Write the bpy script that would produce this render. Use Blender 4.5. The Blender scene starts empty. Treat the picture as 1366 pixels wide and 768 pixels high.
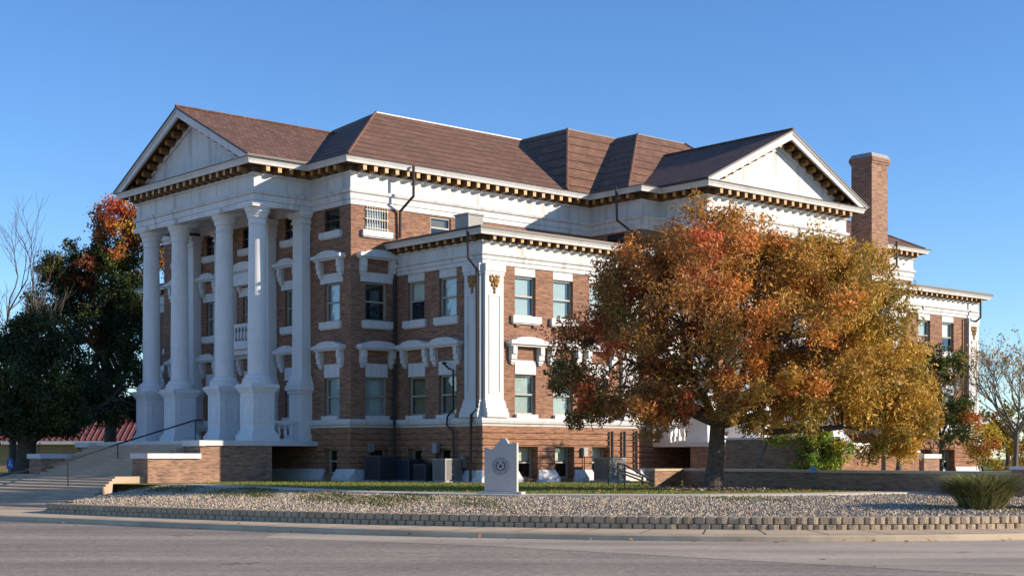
import bpy, math, random
import numpy as np
from mathutils import Vector
random.seed(7); rng = np.random.default_rng(7)
SC = bpy.context.scene
COL = SC.collection
R = math.radians

# ------------------------------------------------------------------ camera, sky, sun, exposure
cd = bpy.data.cameras.new('camera'); cam = bpy.data.objects.new('camera', cd); COL.objects.link(cam)
cam.location = (0, 0, 1.7); cam.rotation_euler = (R(90), 0, 0)
cd.sensor_width = 36.0; cd.lens = 36.0 * 1968 / 1366
cd.shift_y = (610 - 384) / 1366.0
cd.clip_start = 0.1; cd.clip_end = 3000
SC.camera = cam
SUN_EL, SUN_ROT = R(18.8), R(98.5)
w = bpy.data.worlds.new('World'); SC.world = w; w.use_nodes = True
nt = w.node_tree; bg = nt.nodes['Background']
sky = nt.nodes.new('ShaderNodeTexSky'); sky.sky_type = 'NISHITA'; sky.sun_disc = False
sky.sun_elevation = SUN_EL; sky.sun_rotation = SUN_ROT
sky.altitude = 1200; sky.air_density = 1.0; sky.dust_density = 0.0; sky.ozone_density = 4.0
hs = nt.nodes.new('ShaderNodeHueSaturation'); hs.inputs['Saturation'].default_value = 1.12; hs.inputs['Hue'].default_value = .506
nt.links.new(sky.outputs['Color'], hs.inputs['Color']); nt.links.new(hs.outputs['Color'], bg.inputs['Color']); bg.inputs['Strength'].default_value = 0.107
sd = bpy.data.lights.new('sun', 'SUN'); sun = bpy.data.objects.new('sun', sd); COL.objects.link(sun)
sd.energy = 3.9; sd.angle = R(0.5); sd.color = (1.0, 0.86, 0.69)
sdir = Vector((math.sin(SUN_ROT) * math.cos(SUN_EL), math.cos(SUN_ROT) * math.cos(SUN_EL), math.sin(SUN_EL)))
sun.rotation_euler = sdir.to_track_quat('Z', 'Y').to_euler(); sun.location = (60, -6, 40)
SC.view_settings.view_transform = 'Standard'; SC.view_settings.look = 'None'
SC.view_settings.exposure = 0.95; SC.view_settings.gamma = 1.0
try: SC.view_settings.use_curve_mapping = False
except Exception: pass
SC.cycles.transparent_max_bounces = 12

# ------------------------------------------------------------------ materials
class N:
    def __init__(s, name):
        s.m = bpy.data.materials.new(name); s.m.use_nodes = True; s.t = s.m.node_tree
        s.b = s.t.nodes['Principled BSDF']
    def n(s, typ, **kw):
        x = s.t.nodes.new(typ)
        for k, v in kw.items():
            if k in x.inputs.keys() if isinstance(k, str) else False: x.inputs[k].default_value = v
            else: setattr(x, k, v)
        return x
    def l(s, a, b): s.t.links.new(a, b)
    def coord(s, which='Object', scale=(1, 1, 1)):
        tc = s.n('ShaderNodeTexCoord'); mp = s.n('ShaderNodeMapping'); mp.inputs['Scale'].default_value = scale
        s.l(tc.outputs[which], mp.inputs['Vector']); return mp.outputs['Vector']
    def noise(s, vec, scale, detail=4, rough=0.55):
        x = s.n('ShaderNodeTexNoise'); x.inputs['Scale'].default_value = scale
        x.inputs['Detail'].default_value = detail; x.inputs['Roughness'].default_value = rough
        s.l(vec, x.inputs['Vector']); return x.outputs['Fac']
    def ramp(s, fac, stops):
        x = s.n('ShaderNodeValToRGB'); e = x.color_ramp.elements
        while len(e) > 1: e.remove(e[-1])
        e[0].position = stops[0][0]; e[0].color = (*stops[0][1], 1)
        for p, c in stops[1:]:
            q = e.new(p); q.color = (*c, 1)
        s.l(fac, x.inputs['Fac']); return x.outputs['Color']
    def mix(s, fac, a, b, mode='MIX'):
        x = s.n('ShaderNodeMix'); x.data_type = 'RGBA'; x.blend_type = mode
        for sock, val in ((x.inputs[0], fac), (x.inputs[6], a), (x.inputs[7], b)):
            if isinstance(val, (int, float)): sock.default_value = val
            elif isinstance(val, tuple): sock.default_value = (*val, 1)
            else: s.l(val, sock)
        return x.outputs[2]
    def base(s, c): 
        if isinstance(c, tuple): s.b.inputs['Base Color'].default_value = (*c, 1)
        else: s.l(c, s.b.inputs['Base Color'])
    def bump(s, h, strength=0.4, dist=0.02):
        x = s.n('ShaderNodeBump'); x.inputs['Strength'].default_value = strength; x.inputs['Distance'].default_value = dist
        s.l(h, x.inputs['Height']); s.l(x.outputs['Normal'], s.b.inputs['Normal'])
    def rough(s, v, spec=None):
        s.b.inputs['Roughness'].default_value = v
        if spec is not None: s.b.inputs['Specular IOR Level'].default_value = spec

def g3(c, k): return tuple(x * k for x in c)

def plain(name, c, rough=0.6, var=0.18, scale=3.0, metal=0.0, spec=0.4, bump=0.0):
    a = N(name); v = a.coord('Object'); f = a.noise(v, scale, 5)
    a.base(a.ramp(f, [(0.25, g3(c, 1 - var)), (0.75, g3(c, 1 + var * .6))])); a.rough(rough, spec)
    a.b.inputs['Metallic'].default_value = metal
    if bump: a.bump(a.noise(v, scale * 8, 4), bump, 0.02)
    return a.m

def painted_stone(name, c, dirt, amt=0.5):
    a = N(name); v = a.coord('Object'); big = a.noise(v, 0.6, 6, .65)
    vs = a.coord('Object', (1.6, 1.6, .22)); streak = a.noise(vs, 1.6, 6, .7)
    col = a.ramp(big, [(0.3, g3(c, .86)), (.65, c)])
    st = a.ramp(streak, [(.52, (0, 0, 0)), (.78, (amt, amt, amt))])
    col = a.mix(st, col, dirt)
    fine = a.noise(v, 14, 4)
    col = a.mix(0.18, col, a.ramp(fine, [(.3, (.3, .3, .3)), (.7, (1, 1, 1))]), 'MULTIPLY')
    a.base(col); a.rough(.65, .3); a.bump(fine, .15, .02); return a.m

def brick(name, c1, c2, mortar, rowh=.075, bw=.22):
    a = N(name); uv = a.coord('UV')
    b = a.n('ShaderNodeTexBrick'); b.inputs['Scale'].default_value = 1
    b.inputs['Brick Width'].default_value = bw; b.inputs['Row Height'].default_value = rowh
    b.inputs['Mortar Size'].default_value = .007; b.inputs['Mortar Smooth'].default_value = .3; b.inputs['Bias'].default_value = -.1
    b.inputs['Color1'].default_value = (*c1, 1); b.inputs['Color2'].default_value = (*c2, 1); b.inputs['Mortar'].default_value = (*mortar, 1)
    a.l(uv, b.inputs['Vector'])
    vs = a.coord('UV', (.9, 5.5, 1)); band = a.noise(vs, 1.8, 5, .7)
    col = a.mix(.75, b.outputs['Color'], a.ramp(band, [(.32, (.38, .36, .37)), (.48, (1, 1, 1)), (.66, (1.55, 1.45, 1.35))]), 'MULTIPLY')
    v2 = a.coord('UV'); big = a.noise(v2, .45, 5, .6)
    col = a.mix(.5, col, a.ramp(big, [(.3, (.68, .66, .66)), (.65, (1.08, 1.06, 1.04))]), 'MULTIPLY')
    a.base(col); a.rough(.85, .2)
    inv = a.n('ShaderNodeMath', operation='SUBTRACT'); inv.inputs[0].default_value = 1; a.l(b.outputs['Fac'], inv.inputs[1])
    a.bump(inv.outputs[0], .5, .01); return a.m

def tiles(name, cols, row=.34, wid=.28, line=.9):
    a = N(name); uv = a.coord('UV')
    b = a.n('ShaderNodeTexBrick'); b.inputs['Scale'].default_value = 1
    b.inputs['Brick Width'].default_value = wid; b.inputs['Row Height'].default_value = row
    b.inputs['Mortar Size'].default_value = row * .05; b.inputs['Mortar Smooth'].default_value = .3; b.inputs['Bias'].default_value = 0
    b.inputs['Color1'].default_value = (0, 0, 0, 1); b.inputs['Color2'].default_value = (1, 1, 1, 1); b.inputs['Mortar'].default_value = (.4, .4, .4, 1)
    a.l(uv, b.inputs['Vector'])
    cr = a.ramp(b.outputs['Color'], [(0, cols[0]), (.5, cols[1]), (1, cols[2])])
    big = a.noise(uv, .5, 5, .65)
    cr = a.mix(.6, cr, a.ramp(big, [(.3, (.62, .6, .6)), (.7, (1.2, 1.12, 1.1))]), 'MULTIPLY')
    sp = a.noise(a.coord('UV', (1.6, 2.9, 1)), 1.0, 2)
    cr = a.mix(a.ramp(sp, [(.64, (0, 0, 0)), (.74, (.6, .6, .6))]), cr, cols[3])
    cr = a.mix(b.outputs['Fac'], cr, g3(cols[0], .6))
    a.rough(.75, .3)
    # sawtooth courses: each tile row rises to its butt edge
    sx = a.n('ShaderNodeSeparateXYZ'); a.l(uv, sx.inputs[0])
    dv = a.n('ShaderNodeMath', operation='DIVIDE'); a.l(sx.outputs['Y'], dv.inputs[0]); dv.inputs[1].default_value = row
    fr = a.n('ShaderNodeMath', operation='FRACT'); a.l(dv.outputs[0], fr.inputs[0])
    iv = a.n('ShaderNodeMath', operation='SUBTRACT'); iv.inputs[0].default_value = 1; a.l(fr.outputs[0], iv.inputs[1])
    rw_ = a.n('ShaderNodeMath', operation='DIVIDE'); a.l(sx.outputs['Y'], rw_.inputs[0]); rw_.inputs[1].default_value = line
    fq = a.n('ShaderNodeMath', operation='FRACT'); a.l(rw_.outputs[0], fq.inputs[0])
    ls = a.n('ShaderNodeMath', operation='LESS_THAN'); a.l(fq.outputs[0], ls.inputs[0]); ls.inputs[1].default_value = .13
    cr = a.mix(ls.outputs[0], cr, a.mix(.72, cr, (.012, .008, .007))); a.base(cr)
    a.bump(iv.outputs[0], .8, .05); return a.m

def leaf_mat(name, trans=.3):
    a = N(name); at = a.n('ShaderNodeAttribute'); at.attribute_name = 'leafcol'
    a.base(at.outputs['Color']); a.rough(.55, .25)
    tr = a.n('ShaderNodeBsdfTranslucent'); a.l(at.outputs['Color'], tr.inputs['Color'])
    mx = a.n('ShaderNodeMixShader'); mx.inputs[0].default_value = trans
    a.l(a.b.outputs[0], mx.inputs[1]); a.l(tr.outputs[0], mx.inputs[2])
    a.l(mx.outputs[0], a.t.nodes['Material Output'].inputs['Surface']); return a.m

def glass_mat():
    a = N('window_glass'); t = a.t
    tr = a.n('ShaderNodeBsdfTransparent'); tr.inputs['Color'].default_value = (.85, .91, .90, 1)
    gl = a.n('ShaderNodeBsdfGlossy'); gl.inputs['Roughness'].default_value = .02; gl.inputs['Color'].default_value = (.9, .95, 1, 1)
    v = a.coord('Object'); nz = a.noise(v, 1.3, 2)
    bp = a.n('ShaderNodeBump'); bp.inputs['Strength'].default_value = .12; bp.inputs['Distance'].default_value = .05
    a.l(nz, bp.inputs['Height']); a.l(bp.outputs['Normal'], gl.inputs['Normal'])
    lw = a.n('ShaderNodeLayerWeight'); lw.inputs['Blend'].default_value = .5
    pw = a.n('ShaderNodeMath', operation='POWER'); a.l(lw.outputs['Facing'], pw.inputs[0]); pw.inputs[1].default_value = 3.5
    ad = a.n('ShaderNodeMath', operation='MULTIPLY_ADD'); a.l(pw.outputs[0], ad.inputs[0]); ad.inputs[1].default_value = .8; ad.inputs[2].default_value = .09
    mx = a.n('ShaderNodeMixShader'); a.l(ad.outputs[0], mx.inputs[0]); a.l(tr.outputs[0], mx.inputs[1]); a.l(gl.outputs[0], mx.inputs[2])
    a.l(mx.outputs[0], t.nodes['Material Output'].inputs['Surface']); return a.m

M = {}
M['stone'] = painted_stone('painted_white_stone', (.68, .67, .66), (.32, .31, .30), .65)
M['stone2'] = painted_stone('weathered_white_stone', (.68, .67, .66), (.25, .245, .25), .9)
M['column'] = painted_stone('painted_column', (.79, .785, .775), (.50, .48, .46), .35)
M['brick'] = brick('brown_brick', (.275, .138, .084), (.170, .086, .058), (.33, .25, .19))
M['brick_base'] = brick('basement_brick', (.315, .150, .083), (.21, .100, .060), (.34, .25, .185))
M['brick_buff'] = brick('buff_brick', (.33, .19, .125), (.20, .115, .08), (.36, .28, .22))
M['brick_dark'] = brick('dark_brown_brick', (.27, .17, .12), (.19, .12, .088), (.27, .215, .17))
M['roof'] = tiles('clay_roof_tiles', [(.175, .093, .055), (.215, .115, .068), (.255, .138, .082), (.33, .18, .10)], .30, .55, .95)
M['rooffine'] = tiles('small_clay_tiles', [(.14, .075, .05), (.19, .102, .068), (.24, .13, .085), (.30, .165, .105)], .30, .26, .30)
M['roofdark'] = plain('dark_roof_edge', (.045, .032, .027), .5)
M['flash'] = plain('pale_metal_flashing', (.33, .31, .30), .5, metal=.2)
M['gold'] = plain('gold_paint', (.50, .215, .022), .45, .3, 6)
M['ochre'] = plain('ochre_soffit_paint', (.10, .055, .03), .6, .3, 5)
M['bronze'] = plain('aged_gilding', (.34, .185, .05), .45, .35, 9)
M['brownpaint'] = plain('ochre_brown_paint', (.20, .105, .04), .55, .3, 6)
M['frame'] = plain('taupe_sash_paint', (.36, .33, .28), .5, .1)
M['glass'] = glass_mat()
M['blind'] = plain('pale_green_blind', (.42, .48, .46), .8, .1, 1.2)
M['blindw'] = plain('cream_blind', (.74, .72, .62), .8, .1, 1.2)
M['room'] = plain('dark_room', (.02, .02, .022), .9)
M['curtain'] = plain('brown_curtain', (.16, .12, .06), .9, .3, 2)
M['iron'] = plain('black_iron', (.018, .018, .02), .45, .2, 8)
M['pipe'] = plain('bronze_downspout', (.06, .042, .035), .4, .2, 4, metal=.3)
M['grey'] = plain('grey_concrete', (.36, .35, .33), .85, .25, 2.5, bump=.2)
M['concrete'] = plain('warm_concrete', (.46, .38, .29), .9, .22, .9, bump=.15)
M['kerb'] = plain('kerb_concrete', (.54, .42, .28), .9, .25, 1.2, bump=.2)
M['steps'] = plain('step_concrete', (.50, .36, .25), .9, .25, .8, bump=.15)
M['acgrey'] = plain('grey_metal_casing', (.27, .26, .24), .5, .12, 3, metal=.2)
M['acdark'] = plain('dark_metal_casing', (.065, .065, .07), .5, .2, 4, metal=.2)
M['acblue'] = plain('blue_grey_casing', (.045, .06, .085), .5, .2, 4, metal=.2)
M['granite'] = plain('grey_granite', (.48, .45, .41), .55, .15, 30)
M['carved'] = plain('carved_dark_granite', (.07, .07, .075), .8, .3, 30)
M['bark'] = plain('bark', (.12, .093, .073), .95, .45, 9, bump=.8)
M['barkpale'] = plain('pale_bark', (.15, .125, .105), .9, .3, 8, bump=.5)
M['leaf'] = leaf_mat('leaf')
M['leafdark'] = leaf_mat('dark_leaf', .12)

# ------------------------------------------------------------------ mesh builder
def newell(pts):
    n = [0, 0, 0]
    for i in range(len(pts)):
        a = pts[i]; b = pts[(i + 1) % len(pts)]
        n[0] += (a[1] - b[1]) * (a[2] + b[2]); n[1] += (a[2] - b[2]) * (a[0] + b[0]); n[2] += (a[0] - b[0]) * (a[1] + b[1])
    l = math.sqrt(sum(x * x for x in n)) or 1
    return (n[0] / l, n[1] / l, n[2] / l)

class MB:
    def __init__(s): s.v = []; s.f = []; s.mi = []; s.sm = []
    def face(s, pts, mi=0, smooth=False):
        b = len(s.v); s.v += [tuple(p) for p in pts]; s.f.append(tuple(range(b, b + len(pts)))); s.mi.append(mi); s.sm.append(smooth)
    def box(s, x0, x1, y0, y1, z0, z1, mi=0, skip=''):
        A = [(x0, y0, z0), (x1, y0, z0), (x1, y1, z0), (x0, y1, z0), (x0, y0, z1), (x1, y0, z1), (x1, y1, z1), (x0, y1, z1)]
        for k, q in (('b', (3, 2, 1, 0)), ('t', (4, 5, 6, 7)), ('f', (0, 1, 5, 4)), ('r', (1, 2, 6, 5)), ('k', (2, 3, 7, 6)), ('l', (3, 0, 4, 7))):
            if k not in skip: s.face([A[i] for i in q], mi)
    def hexa(s, A, mi=0):
        for q in ((3, 2, 1, 0), (4, 5, 6, 7), (0, 1, 5, 4), (1, 2, 6, 5), (2, 3, 7, 6), (3, 0, 4, 7)): s.face([A[i] for i in q], mi)
    def frust(s, cx, cy, z0, z1, a0, b0, a1, b1, mi=0):
        s.hexa([(cx - a0, cy - b0, z0), (cx + a0, cy - b0, z0), (cx + a0, cy + b0, z0), (cx - a0, cy + b0, z0),
                (cx - a1, cy - b1, z1), (cx + a1, cy - b1, z1), (cx + a1, cy + b1, z1), (cx - a1, cy + b1, z1)], mi)
    def prism(s, poly, z0, z1, mi=0, mit=None):
        n = len(poly); a = sum(poly[i][0] * poly[(i + 1) % n][1] - poly[(i + 1) % n][0] * poly[i][1] for i in range(n))
        if a < 0: poly = poly[::-1]
        s.face([(x, y, z1) for x, y in poly], mi if mit is None else mit); s.face([(x, y, z0) for x, y in reversed(poly)], mi)
        for i in range(n):
            p, q = poly[i], poly[(i + 1) % n]; s.face([(*p, z0), (*q, z0), (*q, z1), (*p, z1)], mi)
    def extr(s, poly, y0, y1, mi=0):      # poly in (x,z), extruded from y0 (front) to y1
        n = len(poly); a = sum(poly[i][0] * poly[(i + 1) % n][1] - poly[(i + 1) % n][0] * poly[i][1] for i in range(n))
        if a < 0: poly = poly[::-1]
        s.face([(x, y0, z) for x, z in poly], mi); s.face([(x, y1, z) for x, z in reversed(poly)], mi)
        for i in range(n):
            p, q = poly[i], poly[(i + 1) % n]
            s.face([(p[0], y0, p[1]), (p[0], y1, p[1]), (q[0], y1, q[1]), (q[0], y0, q[1])], mi)
    def lathe(s, prof, cx=0, cy=0, n=24, mi=0, smooth=True, cap=True):
        rings = []
        for r, z in prof: rings.append([(cx + r * math.cos(2 * math.pi * i / n), cy + r * math.sin(2 * math.pi * i / n), z) for i in range(n)])
        for a, b in zip(rings, rings[1:]):
            for i in range(n):
                j = (i + 1) % n; s.face([a[i], a[j], b[j], b[i]], mi, smooth)
        if cap: s.face(rings[-1], mi); s.face(rings[0][::-1], mi)
    def tube(s, pts, r, n=8, mi=0, smooth=True):
        pts = [Vector(p) for p in pts]; rs = r if isinstance(r, (list, tuple)) else [r] * len(pts)
        rings = []; up = None
        for i, p in enumerate(pts):
            d = (pts[min(i + 1, len(pts) - 1)] - pts[max(i - 1, 0)]).normalized()
            if up is None: up = Vector((0, 0, 1)) if abs(d.z) < .9 else Vector((1, 0, 0))
            a = d.cross(up)
            if a.length < 1e-4: a = d.cross(Vector((0, 1, 0)))
            a.normalize(); b = d.cross(a).normalized(); up = -b if b.dot(up) < 0 else b
            rings.append([p + rs[i] * (math.cos(2 * math.pi * k / n) * a + math.sin(2 * math.pi * k / n) * b) for k in range(n)])
        for A, B in zip(rings, rings[1:]):
            for k in range(n):
                j = (k + 1) % n; s.face([A[k], B[k], B[j], A[j]], mi, smooth)
        s.face(rings[0], mi); s.face(rings[-1][::-1], mi)
    def sweep(s, path, prof, closed, mis=None):
        n = len(path)
        def nrm(i):
            p, q = path[i % n], path[(i + 1) % n]; dx, dy = q[0] - p[0], q[1] - p[1]; l = math.hypot(dx, dy); return (dy / l, -dx / l)
        off = []
        for i in range(n):
            if closed: n1, n2 = nrm(i - 1), nrm(i)
            else: n1, n2 = nrm(max(i - 1, 0)), nrm(min(i, n - 2))
            dt = n1[0] * n2[0] + n1[1] * n2[1]
            off.append(n1 if dt > .999 else ((n1[0] + n2[0]) / (1 + dt), (n1[1] + n2[1]) / (1 + dt)))
        for k in range(len(prof) - 1):
            (o0, z0), (o1, z1) = prof[k], prof[k + 1]
            for i in range(n if closed else n - 1):
                j = (i + 1) % n; a, b = path[i], path[j]; u, v = off[i], off[j]
                s.face([(a[0] + u[0] * o0, a[1] + u[1] * o0, z0), (b[0] + v[0] * o0, b[1] + v[1] * o0, z0),
                        (b[0] + v[0] * o1, b[1] + v[1] * o1, z1), (a[0] + u[0] * o1, a[1] + u[1] * o1, z1)], mis[k] if mis else 0)
    def mesh(s, name, mats):
        me = bpy.data.meshes.new(name); me.from_pydata(s.v, [], s.f)
        for m in (mats if isinstance(mats, (list, tuple)) else [mats]): me.materials.append(m)
        me.polygons.foreach_set('material_index', s.mi); me.polygons.foreach_set('use_smooth', s.sm)
        uv = me.uv_layers.new(name='UVMap'); data = []
        for f in s.f:
            pts = [s.v[i] for i in f]; n = newell(pts)
            h = math.hypot(n[0], n[1])
            if h < 1e-3:
                for p in pts: data += [p[0], p[1]]
            else:
                t = (-n[1] / h, n[0] / h, 0); b = (-n[2] * t[1], n[2] * t[0], n[0] * t[1] - n[1] * t[0])
                for p in pts: data += [p[0] * t[0] + p[1] * t[1], p[0] * b[0] + p[1] * b[1] + p[2] * b[2]]
        uv.data.foreach_set('uv', data); me.update(); return me
    def build(s, name, mats, parent=None, loc=(0, 0, 0), rz=0):
        return put(name, s.mesh(name, mats), parent, loc, rz)

def put(name, me, parent=None, loc=(0, 0, 0), rz=0):
    o = bpy.data.objects.new(name, me); COL.objects.link(o); o.parent = parent; o.location = loc; o.rotation_euler = (0, 0, rz); return o
def tag(o, label=None, cat=None, group=None, kind=None):
    if label: o['label'] = label
    if cat: o['category'] = cat
    if group: o['group'] = group
    if kind: o['kind'] = kind
    return o
def thing(name, label, cat, loc=(0, 0, 0), rz=0, group=None):
    o = bpy.data.objects.new(name, None); COL.objects.link(o); o.location = loc; o.rotation_euler = (0, 0, rz); o.empty_display_size = .3
    return tag(o, label, cat, group)

# ================================================================== COURTHOUSE
# building frame: x = u along the sunlit front, y = v depth, origin at the near corner of the near wing
ANG = math.atan2(.66, .7512); OX, OY = -1.23, 62.0; CU, SU = math.cos(ANG), math.sin(ANG)
def bw(u, v, z=0): return (OX + u * CU - v * SU, OY + u * SU + v * CU, z)
CH = thing('courthouse', 'brown brick courthouse with white columned porticos, gold brackets and brown tiled roofs', 'courthouse', (OX, OY, 0), ANG)
G0 = .55   # bottom of walls, just under the lawn

def wall(mb, L, z0, z1, ops, depth=.22, mi=0, s0=0.0, grooves=(), gd=.06, reveal=None):
    xs = sorted({s0, L} | {o[0] for o in ops} | {o[1] for o in ops})
    zs = {z0, z1} | {o[2] for o in ops} | {o[3] for o in ops}
    for g in grooves:
        if z0 < g and g + .05 < z1: zs |= {g, g + .05}
    zs = sorted(zs)
    def isg(z): return any(g <= z < g + .049 for g in grooves)
    def inop(x, z): return any(o[0] < x < o[1] and o[2] < z < o[3] for o in ops)
    for i in range(len(xs) - 1):
        for k in range(len(zs) - 1):
            a, b, c, d = xs[i], xs[i + 1], zs[k], zs[k + 1]
            if b - a < 1e-5 or d - c < 1e-5: continue
            if inop((a + b) / 2, (c + d) / 2): continue
            g = isg((c + d) / 2); y = gd if g else 0
            mb.face([(a, y, c), (b, y, c), (b, y, d), (a, y, d)], mi)
            if g:
                mb.face([(a, 0, c), (b, 0, c), (b, y, c), (a, y, c)], mi); mb.face([(a, y, d), (b, y, d), (b, 0, d), (a, 0, d)], mi)
    r = mi if reveal is None else reveal
    for a, b, c, d in ops:
        mb.face([(a, 0, c), (a, depth, c), (a, depth, d), (a, 0, d)], r); mb.face([(b, depth, c), (b, 0, c), (b, 0, d), (b, depth, d)], r)
        mb.face([(a, 0, c), (b, 0, c), (b, depth, c), (a, depth, c)], r); mb.face([(a, depth, d), (b, depth, d), (b, 0, d), (a, 0, d)], r)

# ---- window prototypes (meshes in facade frame: x along, -y outward, centred on x = 0)
def ring(mb, a, b, c, d, t, y0, y1):
    mb.box(a, a + t, y0, y1, c, d); mb.box(b - t, b, y0, y1, c, d); mb.box(a + t, b - t, y0, y1, c, c + t); mb.box(a + t, b - t, y0, y1, d - t, d)
WT = {}
def hood_mesh(hw, zt, name):
    mb = MB()
    ci, co = hw + .04, hw + .35
    for sgn in (-1, 1):
        a, b = (ci, co) if sgn > 0 else (-co, -ci)
        mb.box(a, b, -.20, .0, zt + .02, zt + .58); mb.box(a + .04, b - .04, -.27, -.2, zt + .25, zt + .58); mb.box(a + .03, b - .03, -.14, 0, zt - .12, zt + .02)
        mb.box(a + .07, b - .07, -.09, 0, zt - .2, zt - .12)
    e = hw + .52
    mb.box(-e + .06, e - .06, -.30, 0, zt + .58, zt + .66); mb.box(-e, e, -.40, 0, zt + .66, zt + .80)
    pts = [(-e + .1, zt + .80), (-e + .1, zt + .84)] + [((hw + .2) * math.cos(math.pi * (1 - t / 12)), zt + .85 + .15 * math.sin(math.pi * t / 12)) for t in range(13)] + [(e - .1, zt + .84), (e - .1, zt + .80)]
    mb.extr(pts, -.33, 0)
    return mb.mesh(name, M['stone'])
def make_type(key, hw, z0, zg, zt, sill=None, hood=False, depth=.22, blind='blind', bcover=1.0, brackets=False, bars=False, split=.5):
    fr = MB(); y0, y1 = depth - .09, depth
    ring(fr, -hw, hw, z0, zg, .075, y0, y1)
    zm = z0 + (zg - z0) * split; fr.box(-hw + .075, hw - .075, y0 - .01, y1, zm - .035, zm + .035)
    pn = MB(); pn.face([(-hw + .07, depth - .03, z0 + .07), (hw - .07, depth - .03, z0 + .07), (hw - .07, depth - .03, zg - .07), (-hw + .07, depth - .03, zg - .07)])
    d = dict(hw=hw, z0=z0, zt=zt, zg=zg, depth=depth, frame=fr.mesh('window', M['pipe'] if key[:2] == 'at' and key != 'aty' else M['frame']), pane=pn.mesh('pane', M['glass']))
    bl = MB(); zb = zg - (zg - z0) * bcover
    bl.box(-hw + .04, hw - .04, depth + .06, depth + .075, zb, zg); d['blind'] = bl.mesh('blind', M[blind]) if bcover > 0 else None
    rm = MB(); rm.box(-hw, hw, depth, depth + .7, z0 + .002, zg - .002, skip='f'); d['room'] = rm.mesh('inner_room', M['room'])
    if zt > zg:
        li = MB(); e_ = .28 if hood and key[0] == 'u' else 0; li.box(-hw - e_, hw + e_, -.035 if e_ else (-.02 if hood else .012), .2, zg, zt); d['lintel'] = li.mesh('lintel', M['stone'])
    if hood: d['hood'] = hood_mesh(hw, zt, 'hood')
    if sill:
        sl = MB(); e_ = .02 if key[0] == 'l' else .22
        sl.box(-hw - e_, hw + e_, -.16, .24, sill, z0 - .002)
        if key[0] != 'l': sl.box(-hw - .18, hw + .18, -.10, 0, sill - .05, sill)
        d['sill'] = sl.mesh('sill', M['stone'])
        if brackets:
            for nm_, x in (('sb1', -hw + .0), ('sb2', hw - .2)):
                q_ = MB(); q_.box(x, x + .2, -.10, 0, sill - .17, sill - .052); d[nm_] = q_.mesh('sill_bracket', M['brick'])
    if bars:
        br = MB()
        for k in range(9): x = -hw + .05 + k * (2 * hw - .1) / 8; br.box(x - .014, x + .014, -.08, -.05, z0 - .05, zg + .05)
        for z in (z0 + .1, (z0 + zg) / 2, zg - .1): br.box(-hw - .05, hw + .05, -.075, -.055, z - .02, z + .02)
        d['bars'] = br.mesh('security_bars', M['acgrey'])
    WT[key] = d
make_type('upw', .60, 7.78, 9.50, 9.94, sill=7.47)
make_type('upw2', .60, 7.78, 9.50, 9.94, sill=7.47, blind='blindw', bcover=.5)
make_type('up', .60, 7.78, 9.50, 9.94, sill=7.47, brackets=True)
make_type('up2', .60, 7.78, 9.50, 9.94, sill=7.47, brackets=True, blind='blindw', bcover=.55)
make_type('up3', .60, 7.78, 9.50, 9.94, sill=7.47, brackets=True, blind='blind', bcover=.0)
make_type('lo', .60, 3.56, 5.28, 5.88, sill=3.40, hood=True)
make_type('lo2', .60, 3.56, 5.28, 5.88, sill=3.40, hood=True, blind='curtain', bcover=1.0)
make_type('uph', .60, 7.78, 9.50, 9.92, sill=7.47, hood=True)
make_type('uphd', .60, 7.78, 9.50, 9.92, sill=7.47, hood=True, bcover=0)
make_type('upn', .46, 7.78, 9.50, 9.92, sill=7.47, hood=True)
make_type('lon', .46, 3.56, 5.28, 5.88, sill=3.40, hood=True, blind='curtain', bcover=.3)
make_type('at', .60, 11.80, 12.80, 12.80, sill=11.52, bcover=0, depth=.16)
make_type('atb', .60, 11.80, 12.80, 12.80, sill=11.52, bcover=1, bars=True, depth=.16)
make_type('aty', .60, 11.80, 12.80, 12.80, sill=11.52, bcover=.6, blind='curtain', depth=.16)
make_type('atn', .46, 11.80, 12.80, 12.80, sill=11.52, bcover=0, depth=.16)
make_type('bs', .58, .80, 2.18, 2.18, bcover=.45, depth=.42, blind='blindw')
make_type('bsd', .50, .98, 2.10, 2.10, bcover=.0, depth=.3)

def window(key, s, org, rz):
    d = WT[key]; x, y = org[0] + s * math.cos(rz), org[1] + s * math.sin(rz)
    o = put('window', d['frame'], CH, (x, y, 0), rz)
    for k, nm in (('pane', 'pane'), ('blind', 'blind'), ('room', 'inner_room'), ('lintel', 'lintel'), ('hood', 'hood'), ('sill', 'sill'), ('sb1', 'sill_bracket'), ('sb2', 'sill_bracket'), ('bars', 'security_bars')):
        if d.get(k): put(nm, d[k], o)
    return o

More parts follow.
